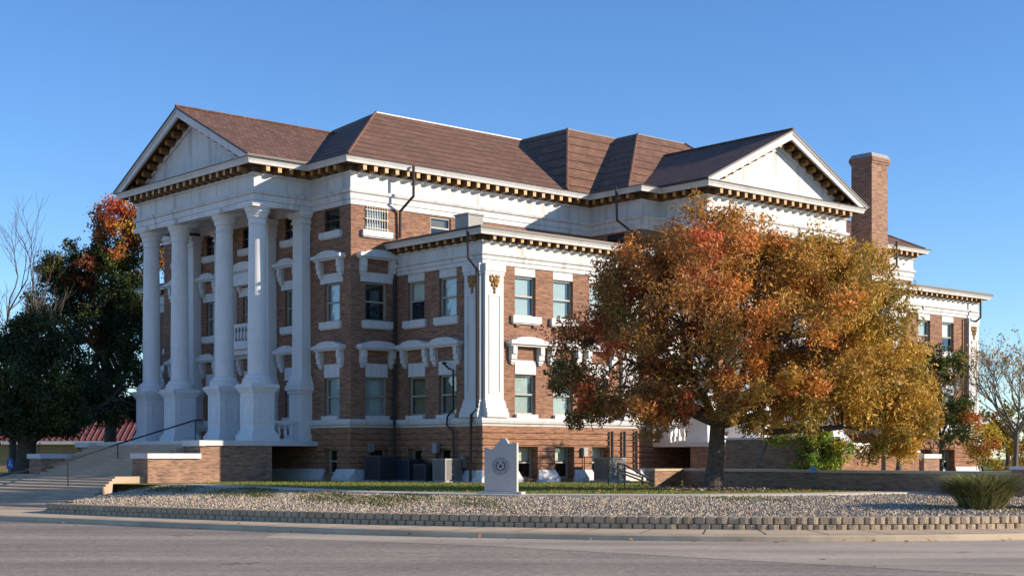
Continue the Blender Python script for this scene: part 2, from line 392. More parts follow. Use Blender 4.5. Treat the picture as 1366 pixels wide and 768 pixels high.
FN = [0]
GROOVE = [1.42 + .26 * k for k in range(6)]
def facade(org, rz, L, zt, wins, s0=0.0, base=True, band=True, bandclip=None):
    ops = [(s - WT[k]['hw'], s + WT[k]['hw'], WT[k]['z0'] if k[0] != 'l' else 3.42, WT[k]['zt'] if not WT[k].get('hood') else WT[k]['zg']) for k, s in wins]
    hi = [o for o in ops if o[2] > 3]; lo = [o for o in ops if o[2] < 3]
    mb = MB(); wall(mb, L, 3.30, zt, hi, .24, 0, s0); mb.build('brick_wall', [M['brick']], CH, (*org, 0), rz)
    mb = MB(); wall(mb, L + .08, G0, 3.08, lo, .5, 0, s0 - .08, GROOVE)
    mb.build('basement_wall', [M['brick_base']], CH, (org[0] + .08 * math.sin(rz), org[1] - .08 * math.cos(rz), 0), rz)
    for k, s in wins: window(k, s, org, rz)
    FN[0] += 1; zt_ = 1.16 + .003 * FN[0]; f = MB(); cuts = sorted((o[0], o[1]) for o in lo); x = s0 - .30; segs = []
    for c0, c1 in cuts: segs.append((x, c0 - .02, 1)); x = c1 + .02
    segs.append((x, L + .30, 0))
    for i, (p, q, _) in enumerate(segs):
        pl = .0 if i == 0 else .16; pr = .0 if i == len(segs) - 1 else .16
        f.hexa([(p - pl, -.32, G0), (q + pr, -.32, G0), (q + pr, .04, G0), (p - pl, .04, G0), (p - pl * .9, -.30, .80), (q + pr * .9, -.30, .80), (q, .04, .80), (p, .04, .80)])
        f.hexa([(p - pl * .9, -.30, .801), (q + pr * .9, -.30, .801), (q, .04, .801), (p, .04, .801), (p + (.15 if i == 0 else 0), -.125, zt_), (q - (.15 if i == len(segs) - 1 else 0), -.125, zt_), (q, .04, zt_), (p, .04, zt_)])
    f.build('white_foundation', M['stone'], CH, (*org, 0), rz)
R90 = math.pi / 2
# near west wing (0..9.3 x 0..6.08)
facade((0, 6.08), -R90, 6.08, 9.9, [('upw2', 1.5), ('upw', 3.74), ('lo2', 1.55), ('lo2', 3.72), ('bsd', 1.5), ('bsd', 3.5)])
facade((0, 0), 0, 9.3, 9.9, [('up', 2.40), ('up', 4.64), ('up', 6.86), ('lo', 2.40), ('lo', 4.64), ('lo', 6.86), ('bs', 2.48), ('bs', 4.66), ('bs', 6.9)])
facade((9.3, 0), R90, 6.08, 9.9, [('up', 3.0), ('lo', 3.0)])
# far east wing
facade((28.9, 6.08), -R90, 6.08, 9.9, [('up', 3.0), ('lo', 3.0)])
facade((28.9, 0), 0, 9.3, 9.9, [('up', 1.45), ('up', 3.84), ('up2', 6.25), ('lo', 1.45), ('lo', 3.84), ('lo', 6.25), ('bs', 1.45), ('bs', 3.84), ('bs', 6.25)])
facade((38.2, 0), R90, 6.08, 9.9, [('up', 2.4), ('up', 4.4), ('lo', 2.4), ('lo', 4.4)])
# main block, south side west of the gable block
facade((-2.46, 6.08), 0, 14.74, 12.95, [('atb', 1.38), ('aty', 5.05), ('uphd', 1.38), ('lo', 1.38), ('bsd', 1.5)])
facade((12.28, 6.08), -R90, 3.51, 12.95, [('at', 1.75), ('uph', 1.75), ('lo', 1.75)])
facade((12.28, 2.57), 0, 13.64, 12.95, [('at', 1.9), ('at', 4.2), ('at', 6.82), ('at', 9.4), ('at', 11.7), ('uph', 1.9), ('upn', 4.2), ('upn', 9.4), ('uph', 11.7), ('lo', 1.9), ('lon', 4.2), ('lon', 9.4), ('lo', 11.7)])
facade((25.92, 2.57), R90, 3.51, 12.95, [('at', 1.75), ('uph', 1.75), ('lo', 1.75)])
facade((25.92, 6.08), 0, 14.74, 12.95, [('at', 5.0), ('at', 10.0)])
facade((40.66, 6.08), R90, 17.04, 12.95, [('at', 1.5), ('at', 15.5), ('uph', 1.5), ('uph', 15.5)])
# main west front (s = 23.12 - v)
WW = [('at', 23.12 - 7.55), ('uph', 23.12 - 7.55), ('lo', 23.12 - 7.55), ('bsd', 23.12 - 7.55),
      ('atn', 23.12 - 10.95), ('upn', 23.12 - 10.95), ('lon', 23.12 - 10.95), ('at', 8.52), ('uph', 8.52), ('lon', 8.52),
      ('atn', 23.12 - 18.25), ('upn', 23.12 - 18.25), ('lon', 23.12 - 18.25), ('at', 23.12 - 21.3), ('uph', 23.12 - 21.3), ('lo', 23.12 - 21.3)]
facade((-2.46, 23.12), -R90, 17.04, 12.95, WW)
facade((40.66, 23.12), 2 * R90, 43.12, 12.95, [('at', 4 + 5 * k) for k in range(8)])
# north wings
for u0 in (0, 28.9):
    facade((u0, 29.2), -R90, 6.08, 9.9, [('up', 2.4), ('up', 4.6), ('lo', 2.4), ('lo', 4.6)])
    facade((u0 + 9.3, 29.2), 2 * R90, 9.3, 9.9, [('up', 2.4), ('up', 4.6), ('up', 6.9)])
    facade((u0 + 9.3, 23.12), R90, 6.08, 9.9, [])

# ---- water table band and white foundation, swept round the plan
OUT_MAIN = [(-2.46, 6.08), (0, 6.08), (0, 0), (9.3, 0), (9.3, 6.08), (12.28, 6.08), (12.28, 2.57), (25.92, 2.57), (25.92, 6.08), (28.9, 6.08),
            (28.9, 0), (38.2, 0), (38.2, 6.08), (40.66, 6.08), (40.66, 23.12), (38.2, 23.12), (38.2, 29.2), (28.9, 29.2), (28.9, 23.12),
            (9.3, 23.12), (9.3, 29.2), (0, 29.2), (0, 23.12), (-2.46, 23.12)]
mb = MB(); mb.sweep(OUT_MAIN, [(0, 3.02), (.10, 3.04), (.12, 3.12), (.20, 3.16), (.24, 3.28), (.24, 3.36), (.16, 3.40), (0, 3.405)], True); mb.build('water_table', M['stone'], CH)
# ---- main entablature, cornice
OUT_ENT = [(-2.46, 6.08), (12.28, 6.08), (12.28, 2.57), (13.65, 2.57), (13.65, -.48), (24.55, -.48), (24.55, 2.57), (25.92, 2.57), (25.92, 6.08),
           (40.66, 6.08), (40.66, 23.12), (-2.46, 23.12), (-2.46, 20.05), (-5.49, 20.05), (-5.49, 9.15), (-2.46, 9.15)]
ENT = [(-.02, 12.86), (.05, 12.86), (.05, 13.08), (.10, 13.09), (.10, 13.34), (.18, 13.38), (.22, 13.48), (.20, 13.52), (.07, 13.54), (.07, 14.16), (.14, 14.2), (.20, 14.28), (.20, 14.56)]
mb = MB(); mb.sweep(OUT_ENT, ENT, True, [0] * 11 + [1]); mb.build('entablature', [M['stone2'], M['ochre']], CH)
def cornice(path, zs, o0, o1, closed, zf, ztop, dk=.10):
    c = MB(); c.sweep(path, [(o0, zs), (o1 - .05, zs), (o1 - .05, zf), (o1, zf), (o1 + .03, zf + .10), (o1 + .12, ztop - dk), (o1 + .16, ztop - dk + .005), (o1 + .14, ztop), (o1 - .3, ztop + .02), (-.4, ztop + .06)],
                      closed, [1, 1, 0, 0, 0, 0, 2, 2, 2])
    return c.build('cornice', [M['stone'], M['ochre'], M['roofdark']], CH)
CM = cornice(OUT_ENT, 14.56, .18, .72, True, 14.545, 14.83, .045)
MODS = []
def modrow(path, closed, sp, off, zc, par, big):
    n = len(path)
    for i in range(n if closed else n - 1):
        p, q = path[i], path[(i + 1) % n]; dx, dy = q[0] - p[0], q[1] - p[1]; L = math.hypot(dx, dy); tx, ty = dx / L, dy / L
        c = max(1, int(round(L / sp))) if L > 1 else 1
        for k in range(c):
            f = (k + .5) / c * L; x, y = p[0] + tx * f + ty * off, p[1] + ty * f - tx * off
            MODS.append((x, y, zc, math.atan2(ty, tx), par, big))
modrow(OUT_ENT, True, .60, .20, 14.302, CM, 1)
def modillion(wd, dp, h, nm):
    m = MB(); m.face([(-wd / 2 + .012, -dp - .003, .012), (wd / 2 - .012, -dp - .003, .012), (wd / 2 - .012, -dp - .003, h - .05), (-wd / 2 + .012, -dp - .003, h - .05)], 1); m.hexa([(-wd / 2, -dp, 0.0), (wd / 2, -dp, 0.0), (wd / 2, 0, -.04), (-wd / 2, 0, -.04), (-wd / 2, -dp, h), (wd / 2, -dp, h), (wd / 2, 0, h), (-wd / 2, 0, h)])
    m.box(-wd / 2 - .015, wd / 2 + .015, -dp - .015, 0, h - .045, h - .003); return m
ML = modillion(.20, .45, .25, 'modillion'); MLm = ML.mesh('modillion', [M['brownpaint'], M['gold']])
MS = modillion(.165, .31, .175, 'modillion'); MSm = MS.mesh('modillion', [M['brownpaint'], M['gold']])

# ---- wing entablatures
WENT = [(-.02, 9.86), (.05, 9.86), (.05, 10.04), (.10, 10.05), (.10, 10.2), (.17, 10.24), (.19, 10.32), (.07, 10.34), (.07, 10.72), (.14, 10.76), (.17, 10.82), (.17, 11.02)]
WPATH = [[(0, 6.08), (0, 0), (9.3, 0), (9.3, 6.08)], [(28.9, 6.08), (28.9, 0), (38.2, 0), (38.2, 6.08)],
         [(9.3, 23.12), (9.3, 29.2), (0, 29.2), (0, 23.12)], [(38.2, 23.12), (38.2, 29.2), (28.9, 29.2), (28.9, 23.12)]]
for k, p in enumerate(WPATH):
    mb = MB(); mb.sweep(p, WENT, False, [0] * 10 + [1]); mb.build('entablature', [M['stone2'], M['ochre']], CH)
    c = cornice(p, 11.02, .16, .56, False, 11.005, 11.33)
    modrow(p, False, .53, .17, 10.83, c, 0)
    xs = [q[0] for q in p]; ys = [q[1] for q in p]; x0, x1, y0, y1 = min(xs), max(xs), min(ys), max(ys)
    rf = MB(); o = .5; e = .1
    lo = [(x0 - o, y0 - (o if k < 2 else -e)), (x1 + o, y0 - (o if k < 2 else -e)), (x1 + o, y1 + (o if k > 1 else -e)), (x0 - o, y1 + (o if k > 1 else -e))]
    yr = y1 - .1 if k < 2 else y0 + .1
    hi = [(x0 + 1.2, yr - (.02 if k < 2 else -.02)), (x1 - 1.2, yr - (.02 if k < 2 else -.02))]
    z0, z1 = 11.36, 11.75
    a, b, c2, d = [(*q, z0) for q in lo]
    if k < 2:
        h0, h1 = (*hi[0], z1), (*hi[1], z1); rf.face([a, b, h1, h0]); rf.face([b, c2, h1]); rf.face([d, a, h0]); rf.face([c2, d, h0, h1])
    else:
        h0, h1 = (*hi[0], z1), (*hi[1], z1); rf.face([c2, d, h0, h1]); rf.face([b, c2, h1]); rf.face([d, a, h0]); rf.face([a, b, h1, h0])
    rf.build('flat_roof', M['roofdark'], CH)
# individual modillions: the ones that show largest; the rest one mesh
def mdist(m):
    X, Y, Z = bw(m[0], m[1], m[2]); fx, fy = math.sin(m[3]), -math.cos(m[3])
    wx, wy = fx * CU - fy * SU, fx * SU + fy * CU
    vis = (wx * -X + wy * -Y) / math.hypot(X, Y)
    return math.hypot(X, Y) + (0 if vis > 0.05 else 500) + (500 if m[1] > 24 or m[0] > 40 else 0)
MODS.sort(key=mdist)
for m in MODS[:100]:
    put('modillion', MLm if m[5] else MSm, m[4], (m[0], m[1], m[2]), m[3])
rest = MB()
for m in MODS[100:]:
    src = ML if m[5] else MS; c, s = math.cos(m[3]), math.sin(m[3])
    for f, mi_ in zip(src.f, src.mi): rest.face([(m[0] + c * src.v[i][0] - s * src.v[i][1], m[1] + s * src.v[i][0] + c * src.v[i][1], m[2] + src.v[i][2]) for i in f], mi_)
tag(rest.build('modillion', [M['brownpaint'], M['gold']], CH), kind='stuff')

# ---- wing corner pilasters with gold cartouches
def pil_mesh():
    m = MB(); w_ = 1.06
    m.box(.02, w_ - .02, -.14, 0, 3.55, 9.86)
    m.box(-.10 + .1, w_ + .06, -.20, 0, 9.55, 9.87); m.box(0, w_ + .02, -.17, 0, 9.42, 9.55)
    for k, (e, z0, z1) in enumerate([(.15, 3.40, 3.62), (.11, 3.62, 3.78), (.06, 3.78, 3.98), (.03, 3.98, 4.12)]): m.box(-0.0, w_ + e, -.16 - e, 0, z0, z1)
    for a, b, c, d in ((.22, .26, 4.4, 8.55), (.80, .84, 4.4, 8.55), (.26, .80, 4.4, 4.45), (.26, .80, 8.5, 8.55)): m.box(a, b, -.165, -.14, c, d)
    return m
def flip(m, L=None):
    q = MB(); q.f = [tuple(reversed(f)) for f in m.f]; q.v = [(-x, y, z) for x, y, z in m.v]; q.mi = m.mi; q.sm = m.sm; return q
PR = pil_mesh(); PRm = PR.mesh('pilaster', M['stone']); PLm = flip(PR).mesh('pilaster', M['stone'])
def cartouche():
    m = MB()
    def blob(x, z, rx, rz, d=.07):
        n = 10; pr = []
        for k in range(5):
            a = k / 4 * math.pi / 2; pr.append((math.cos(a), math.sin(a)))
        for k in range(4):
            for i in range(n):
                j = (i + 1) % n; A = 2 * math.pi * i / n; B = 2 * math.pi * j / n
                f = lambda t, q: (x + rx * pr[q][0] * math.cos(t), -.145 - d * pr[q][1], z + rz * pr[q][0] * math.sin(t))
                m.face([f(A, k), f(B, k), f(B, k + 1), f(A, k + 1)][::-1], 0, True)
    blob(.53, 9.12, .13, .20, .12)
    for s in (-1, 1):
        blob(.53 + s * .19, 9.20, .10, .14); blob(.53 + s * .13, 8.98, .07, .10); blob(.53 + s * .24, 9.33, .05, .05); blob(.53 + s * .1, 9.34, .06, .06)
    blob(.53, 8.84, .10, .09); blob(.53, 8.68, .07, .08, .06); blob(.53, 9.16, .05, .09, .16)
    return m
CT = cartouche(); CTm = CT.mesh('cartouche', M['bronze']); CTl = flip(CT).mesh('cartouche', M['bronze'])
def wpil(left, org, rz):
    o = put('pilaster', PLm if left else PRm, CH, (*org, 0), rz); put('cartouche', CTl if left else CTm, o)
for u0 in (0, 28.9):
    wpil(False, (u0, 0), 0); wpil(True, (u0 + 9.3, 0), 0)
    wpil(True, (u0, 0), -R90); wpil(False, (u0, 29.2), -R90); wpil(False, (u0 + 9.3, 0), R90); wpil(False, (u0 + 9.3, 29.2), 2 * R90)

# ---- porticos (facade frame: wall at y = 0, columns at y = -2.58)
def ped(m, cx, cy, w_, z0=2.44, z1=4.97):
    h = w_ / 2
    m.box(cx - h - .15, cx + h + .15, cy - h - .15, cy + h + .15, z0, z0 + .28)
    m.frust(cx, cy, z0 + .28, z0 + .50, h + .11, h + .11, h, h)
    m.box(cx - h, cx + h, cy - h, cy + h, z0 + .50, z1 - .36)
    for t, za, zb in ((.05, z1 - .36, z1 - .27), (.11, z1 - .27, z1 - .17), (.17, z1 - .17, z1 - .05), (.13, z1 - .05, z1)):
        m.box(cx - h - t, cx + h + t, cy - h - t, cy + h + t, za, zb)
    a, zA, zB, t = h - .22, z0 + .85, z1 - .6, .045     # raised panel mouldings on the four faces
    for sx, sy in ((0, -1), (0, 1), (-1, 0), (1, 0)):
        for lo, hi, p, q in ((-a, -a + t, zA, zB), (a - t, a, zA, zB), (-a + t, a - t, zA, zA + t), (-a + t, a - t, zB - t, zB)):
            if sx == 0:
                y = cy + sy * h; m.box(cx + lo, cx + hi, min(y, y + sy * .025), max(y, y + sy * .025), p, q)
            else:
                x = cx + sx * h; m.box(min(x, x + sx * .025), max(x, x + sx * .025), cy + lo, cy + hi, p, q)
def column_meshes():
    sh = MB(); pr = [(.43 - .075 * max(0, t - .25) ** 1.25, 5.42 + 6.63 * t) for t in [k / 14 for k in range(15)]]
    sh.lathe([(.52, 5.36), (.465, 5.40)] + pr, n=32)
    ba = MB(); ba.lathe([(.70, 4.97), (.70, 5.06), (.66, 5.09), (.68, 5.15), (.645, 5.21), (.58, 5.24), (.56, 5.31), (.53, 5.36)], n=32)
    ca = MB(); ca.lathe([(.375, 12.05), (.42, 12.07), (.42, 12.11), (.39, 12.13), (.40, 12.33), (.46, 12.37), (.46, 12.42), (.44, 12.44), (.50, 12.60), (.55, 12.62), (.55, 12.67), (.53, 12.69), (.60, 12.82)], n=32)
    ca.box(-.62, .62, -.62, .62, 12.82, 12.90); ca.box(-.66, .66, -.66, .66, 12.90, 13.03)
    pe = MB(); ped(pe, 0, 0, 1.10)
    return [x.mesh(n, M['column']) for x, n in ((sh, 'column'), (ba, 'column_base'), (ca, 'capital'), (pe, 'pedestal'))]
CMs = column_meshes()
def square_pilaster():
    sh = MB(); sh.frust(0, -.25, 5.42, 12.05, .42, .24, .37, .22)
    ba = MB()
    for t, a, b in ((.18, 4.97, 5.14), (.12, 5.14, 5.26), (.06, 5.26, 5.42)): ba.box(-.42 - t, .42 + t, -.5 - t, 0, a, b)
    ca = MB()
    for t, a, b in ((.03, 12.05, 12.14), (.0, 12.14, 12.34), (.07, 12.34, 12.44), (.03, 12.44, 12.60), (.14, 12.60, 12.69), (.2, 12.69, 12.86)): ca.box(-.37 - t, .37 + t, -.47 - t, 0, a, b)
    pe = MB(); h = .5
    pe.box(-h - .1, h + .1, -.72, 0, 2.44, 2.74); pe.box(-h, h, -.60, 0, 2.74, 4.62); pe.box(-h - .06, h + .06, -.66, 0, 4.62, 4.76); pe.box(-h - .13, h + .13, -.74, 0, 4.76, 4.97)
    return [x.mesh(n, M['column']) for x, n in ((sh, 'pilaster'), (ba, 'pilaster_base'), (ca, 'capital'), (pe, 'pedestal'))]
SPs = square_pilaster()
BAL = MB(); BAL.lathe([(.065, 0), (.065, .05), (.04, .07), (.075, .2), (.085, .28), (.05, .45), (.04, .55), (.06, .6), (.065, .66)], n=10)
BALm = BAL.mesh('baluster', M['column'])
def balustrade(x0, y0, x1, y1, z, par, pz, org, rz):
    L = math.hypot(x1 - x0, y1 - y0); a = math.atan2(y1 - y0, x1 - x0); m = MB()
    m.box(0, L, -.13, .13, z, z + .10); m.box(0, L, -.11, .11, z + .76, z + .82); m.box(0, L, -.15, .15, z + .82, z + .92)
    c, s = math.cos(rz), math.sin(rz); x, y = org[0] + c * x0 - s * y0, org[1] + s * x0 + c * y0
    o = m.build('balustrade', M['column'], CH, (x, y, 0), rz + a)
    n = max(2, int(L / .27))
    for k in range(n): put('baluster', BALm, o, ((k + .5) * L / n, 0, z + .10))

def portico(org, rz, stairs=True):
    """org = wall point under the portico's centre"""
    def put_(name, mb, mats): return mb.build(name, mats, CH, (*org, 0), rz)
    c, s = math.cos(rz), math.sin(rz)
    def at(x, y): return (org[0] + c * x - s * y, org[1] + s * x + c * y, 0)
    for x in (-4.96, -2.1, 2.1, 4.96):
        o = put('column', CMs[0], CH, at(x, -2.58), rz)
        for k, nm in ((1, 'column_base'), (2, 'capital'), (3, 'pedestal')): put(nm, CMs[k], o)
        o = put('pilaster', SPs[0], CH, at(x, 0), rz)
        for k, nm in ((1, 'pilaster_base'), (2, 'capital'), (3, 'pedestal')): put(nm, SPs[k], o)
    # beam soffit, ceiling
    m = MB(); m.box(-5.42, 5.42, -3.0, -2.13, 13.03, 13.4); m.box(-5.42, -4.52, -2.13, 0, 13.03, 13.4); m.box(4.52, 5.42, -2.13, 0, 13.03, 13.4); m.box(-4.52, 4.52, -2.13, 0, 13.3, 13.4); m.box(-4.515, 4.515, -.14, .1, 12.862, 13.299)
    for x in (-2.1, 2.1): m.box(x - .35, x + .35, -2.13, 0, 13.08, 13.3)
    put_('ceiling', m, M['stone'])
    # platform, base walls, cheeks, stair flight
    m = MB(); m.box(-6.05, 6.05, -2.44, 0, 2.22, 2.44); m.box(-6.05, 6.05, -5.8, -2.44, 2.22, 2.44); put_('platform', m, M['stone'])
    for sg in (-1, 1):
        x0, x1 = (4.60, 5.95) if sg > 0 else (-5.95, -4.60)
        b = MB(); b.box(x0, x1, -6.0, -2.44, G0, 2.22); b.box(x0, x1, -8.45, -6.0, G0, 1.66); put_('stair_cheek', b, M['brick_buff'])
        x0, x1 = (4.52, 6.06) if sg > 0 else (-6.06, -4.52)
        cp = MB(); cp.box(x0, x1, -6.1, -5.8, 2.20, 2.445); put_('cheek_cap', cp, M['stone'])
        cp = MB(); cp.box(x0, x1, -8.52, -6.003, 1.66, 1.88); put_('cheek_cap', cp, M['stone'])
    b = MB(); b.box(-4.6, 4.6, -2.9, -2.5, G0, 2.22); put_('platform_wall', b, M['brick_buff'])
    if stairs:
        st = MB(); n = 11; y = -5.8; z = 2.44; rise = 1.72 / n
        for k in range(n): st.box(-4.6, 4.6, -5.8 - .3 * (k + 1), -5.79 - .3 * k if k else -5.8, G0, 2.44 - rise * (k + 1))
        put_('stair_flight', st, M['steps'])
    for sg in (-1, 1): balustrade(4.96 * sg, -.62, 4.96 * sg, -1.95, 2.44, None, 0, org, rz)
    # pediment
    hw, yf = 5.45, -3.03
    ow, zb, za = 6.30, 14.80, 17.90          # outer tip, tip height, apex
    m = MB(); tk = .34
    for sg in (-1, 1):
        P = lambda x, z: (sg * x, z)
        m.extr([P(ow, zb), P(0, za), P(0, za - tk), P(ow - tk * 1.75, zb)], yf - .84, yf - .72)
        m.extr([P(ow + .06, zb + .10), P(0, za + .13), P(0, za - .04), P(ow + .0, zb - .02)], yf - .89, yf - .84)
    o = put_('raking_cornice', m, [M['stone']])
    m = MB()
    sl = (za - zb) / ow
    for sg in (-1, 1):
        m.face([(sg * (ow - .6), yf - .76, zb + .22), (0, yf - .76, za - .16), (0, yf + .02, za - .16), (sg * (ow - .6), yf + .02, zb + .22)])
    put_('raking_soffit', m, M['ochre'])
    for sg in (-1, 1):
        for k in range(9):
            x = .45 + k * .59; z = za - .16 - sl * x
            mo = put('modillion', MLm, o, (sg * x, yf - .06, z - .36)); mo.rotation_euler = (0, sg * math.atan(sl) * .9, 0)
    m = MB(); m.face([(-ow + .7, yf + .0, zb + .02), (ow - .7, yf + .0, zb + .02), (0, yf + .0, za - .2)])
    for sg in (-1, 1):
        m.extr([(sg * 5.25, zb + .16), (0, za - .55), (0, za - .72), (sg * 4.95, zb + .16)], yf - .10, yf - .001)
    m.box(-5.3, 5.3, yf - .12, yf - .002, zb + .03, zb + .16)
    put_('tympanum', m, M['stone2'])
portico((-2.46, 14.6), -R90)
portico((19.1, 2.57), 0)

# ---- centre bay of the west front: balcony, door surround, arched hood
org = (-2.46, 14.6)
m = MB(); m.box(-1.5, 1.5, -1.0, 0, 6.85, 7.12); m.box(-1.35, 1.35, -.75, 0, 6.62, 6.85)
for x in (-1.25, 1.05): m.box(x, x + .2, -.7, 0, 6.0, 6.62)
m.build('balcony', M['column'], CH, (*org, 0), -R90)
balustrade(-1.45, -.85, 1.45, -.85, 7.12, None, 0, org, -R90)
m = MB()
for x in (-1.45, 1.15): m.box(x, x + .3, -.2, 0, 2.44, 6.3); m.box(x, x + .3, -.2, 0, 7.12, 10.0)
m.box(-1.7, 1.7, -.45, 0, 10.0, 10.28)
m.extr([(-1.7, 10.28)] + [(1.7 * math.cos(math.pi * (1 - k / 16)), 10.28 + .85 * math.sin(math.pi * k / 16)) for k in range(1, 16)] + [(1.7, 10.28)], -.4, 0)
m.build('door_surround', M['column'], CH, (*org, 0), -R90)
m = MB(); m.box(-.75, .75, -.06, -.01, 2.44, 4.9); m.build('door', M['iron'], CH, (*org, 0), -R90)

# ---- tiled roofs
ZE = 14.87
def hip(x0, x1, y0, y1, z0, rx0, rx1, ry0, ry1, z1, name='tiled_roof'):
    m = MB(); a, b, c, d = (x0, y0, z0), (x1, y0, z0), (x1, y1, z0), (x0, y1, z0)
    if ry0 == ry1:
        p, q = (rx0, ry0, z1), (rx1, ry0, z1)
        m.face([a, b, q, p]); m.face([b, c, q]); m.face([c, d, p, q]); m.face([d, a, p])
    else:
        p, q, r, s = (rx0, ry0, z1), (rx1, ry0, z1), (rx1, ry1, z1), (rx0, ry1, z1)
        m.face([a, b, q, p]); m.face([b, c, r, q]); m.face([c, d, s, r]); m.face([d, a, p, s]); m.face([p, q, r, s])
    m.build(name, M['roof'], CH)
    rc = MB(); W_ = .045
    if ry0 == ry1: rc.box(rx0, rx1, ry0 - .1, ry0 + .1, z1 - .03, z1 + .03)
    else:
        for u, v in ((p, q), (q, r), (r, s), (s, p)): rc.tube([u, v], W_, 6)
    rc.build('ridge_cap', M['flash'], CH)
    for u, v in ((a, p), (b, q)):
        hp = MB(); hp.tube([(u[0], u[1], u[2] + .02), (v[0], v[1], v[2] + .02)], .07, 6); hp.build('hip_tile', M['rooffine'], CH)
hip(-3.05, 41.25, 5.48, 23.7, ZE, 5.0, 33.2, 14.5, 14.5, 19.5)
hip(10.0, 28.2, 5.42, 23.8, ZE + .015, 15.1, 23.1, 10.77, 18.4, 19.5)
hip(11.95, 26.25, 3.1, 24.2, ZE + .03, 18.93, 22.8, 9.2, 20.0, 19.52)
def gable(org, rz, back):
    m = MB(); hw = 6.40; zr = 18.04; y0 = -3.95
    for sg in (-1, 1):
        A = [(sg * hw, y0, ZE + .03), (0, y0, zr), (0, back, zr), (sg * hw, back, ZE + .03)]
        if sg > 0: A = [A[0], A[3], A[2], A[1]][::-1]
        A = A if newell(A)[2] > 0 else A[::-1]
        m.face(A)
        B = [(p[0], p[1], p[2] - .10) for p in A]; m.face(B[::-1])
        m.face([(sg * hw, y0, ZE - .07), (0, y0, zr - .10), (0, y0, zr), (sg * hw, y0, ZE + .03)] if sg < 0 else [(0, y0, zr - .10), (sg * hw, y0, ZE - .07), (sg * hw, y0, ZE + .03), (0, y0, zr)], 1)
        m.face([(sg * hw, y0, ZE - .07), (sg * hw, back, ZE - .07), (sg * hw, back, ZE + .03), (sg * hw, y0, ZE + .03)], 1)
    m.tube([(0, y0, zr + .02), (0, back, zr + .02)], .08, 6, 0)
    m.build('tiled_roof', [M['rooffine'], M['roofdark']], CH, (*org, 0), rz)
gable((-2.46, 14.6), -R90, 6.0)
gable((19.1, 2.57), 0, 8.5)
# under-roof slab so that no light leaks at the eaves
m = MB(); m.box(-2.9, 41.1, 5.7, 23.5, 14.6, 14.79); m.box(12.0, 26.2, 2.2, 5.7, 14.6, 14.79); m.build('attic_floor', M['room'], CH)
m = MB(); m.box(-5.9, -2.9, 9.0, 20.2, 14.62, 14.78); m.box(13.4, 24.8, -.9, 2.2, 14.62, 14.78); m.build('pediment_floor', M['stone'], CH)

# ---- chimney, roof box, downspouts
m = MB(); m.box(29.2, 30.74, 1.05, 2.42, 11.2, 18.1); m.box(29.15, 30.79, 1.0, 2.47, 18.1, 18.22); m.box(29.1, 30.84, .95, 2.52, 18.22, 18.45, 0)
m.frust(29.97, 1.735, 18.452, 18.68, .86, .77, .76, .66, 1); m.box(29.05, 30.93, .92, 2.53, 11.4, 11.8, 1)
m.build('chimney', [M['brick_buff'], M['flash']], CH)
m = MB(); m.box(.05, .85, 1.0, 1.9, 11.3, 12.05); m.box(0.0, .9, .95, 1.95, 12.05, 12.12); m.build('roof_vent', M['grey'], CH)
def pipe(pts, r=.055, mat='pipe', name='downspout'):
    m = MB(); m.tube(pts, r, 8); o = m.build(name, M[mat], CH)
pipe([(.30, 5.16, 14.75), (.30, 5.16, 13.4), (.14, 5.93, 12.8), (.15, 5.97, 11.6)], .065)
pipe([(-.62, .26, 11.35), (-.62, .20, 10.05), (-.22, .12, 9.6), (-.22, .10, 3.75), (-.34, .35, 3.5), (-.34, .42, .7)], .06)
pipe([(11.5, 3.5, 14.9), (11.5, 3.44, 13.3), (12.2, 2.96, 12.65), (12.22, 2.9, 11.4)], .065)
pipe([(-.55, 5.6, 11.3), (-.5, 5.75, 10.95), (-.16, 5.95, 10.7), (-.16, 5.95, 6.6), (-.2, 5.93, 6.2), (-.22, 5.9, 3.5), (-.36, 5.7, 3.2), (-.38, 5.66, .7)], .06, 'iron')
pipe([(-.12, 2.3, 5.78), (-.30, 2.32, 5.78), (-.32, 1.85, 5.5), (-.12, 1.82, 5.45), (-.12, 1.82, 3.8), (-.34, 1.95, 3.45), (-.34, 2.0, 3.1), (-.22, 1.7, 2.85), (-.22, 1.65, 1.5)], .045, 'iron', 'conduit')
pipe([(28.86, -.62, 11.3), (28.86, -.62, 10.15), (28.98, -.2, 9.85), (29.0, -.2, .7)], .06)
pipe([(37.6, -.62, 11.0), (37.6, -.62, 9.9), (37.8, -.2, 9.7)], .06)
pipe([(36.76, -.12, 9.8), (36.76, -.12, 3.5)], .055)
pipe([(37.7, 5.18, 15.0), (37.7, 5.18, 13.5), (37.95, 5.95, 13.05), (37.95, 5.97, 11.8)], .065)
for s_, y_ in ((6.3, -.2), (7.1, -.2), (7.9, -.18)): pipe([(s_ + 1.2, y_, 2.9), (s_ + 1.2, y_, .7)], .06, 'iron', 'conduit')

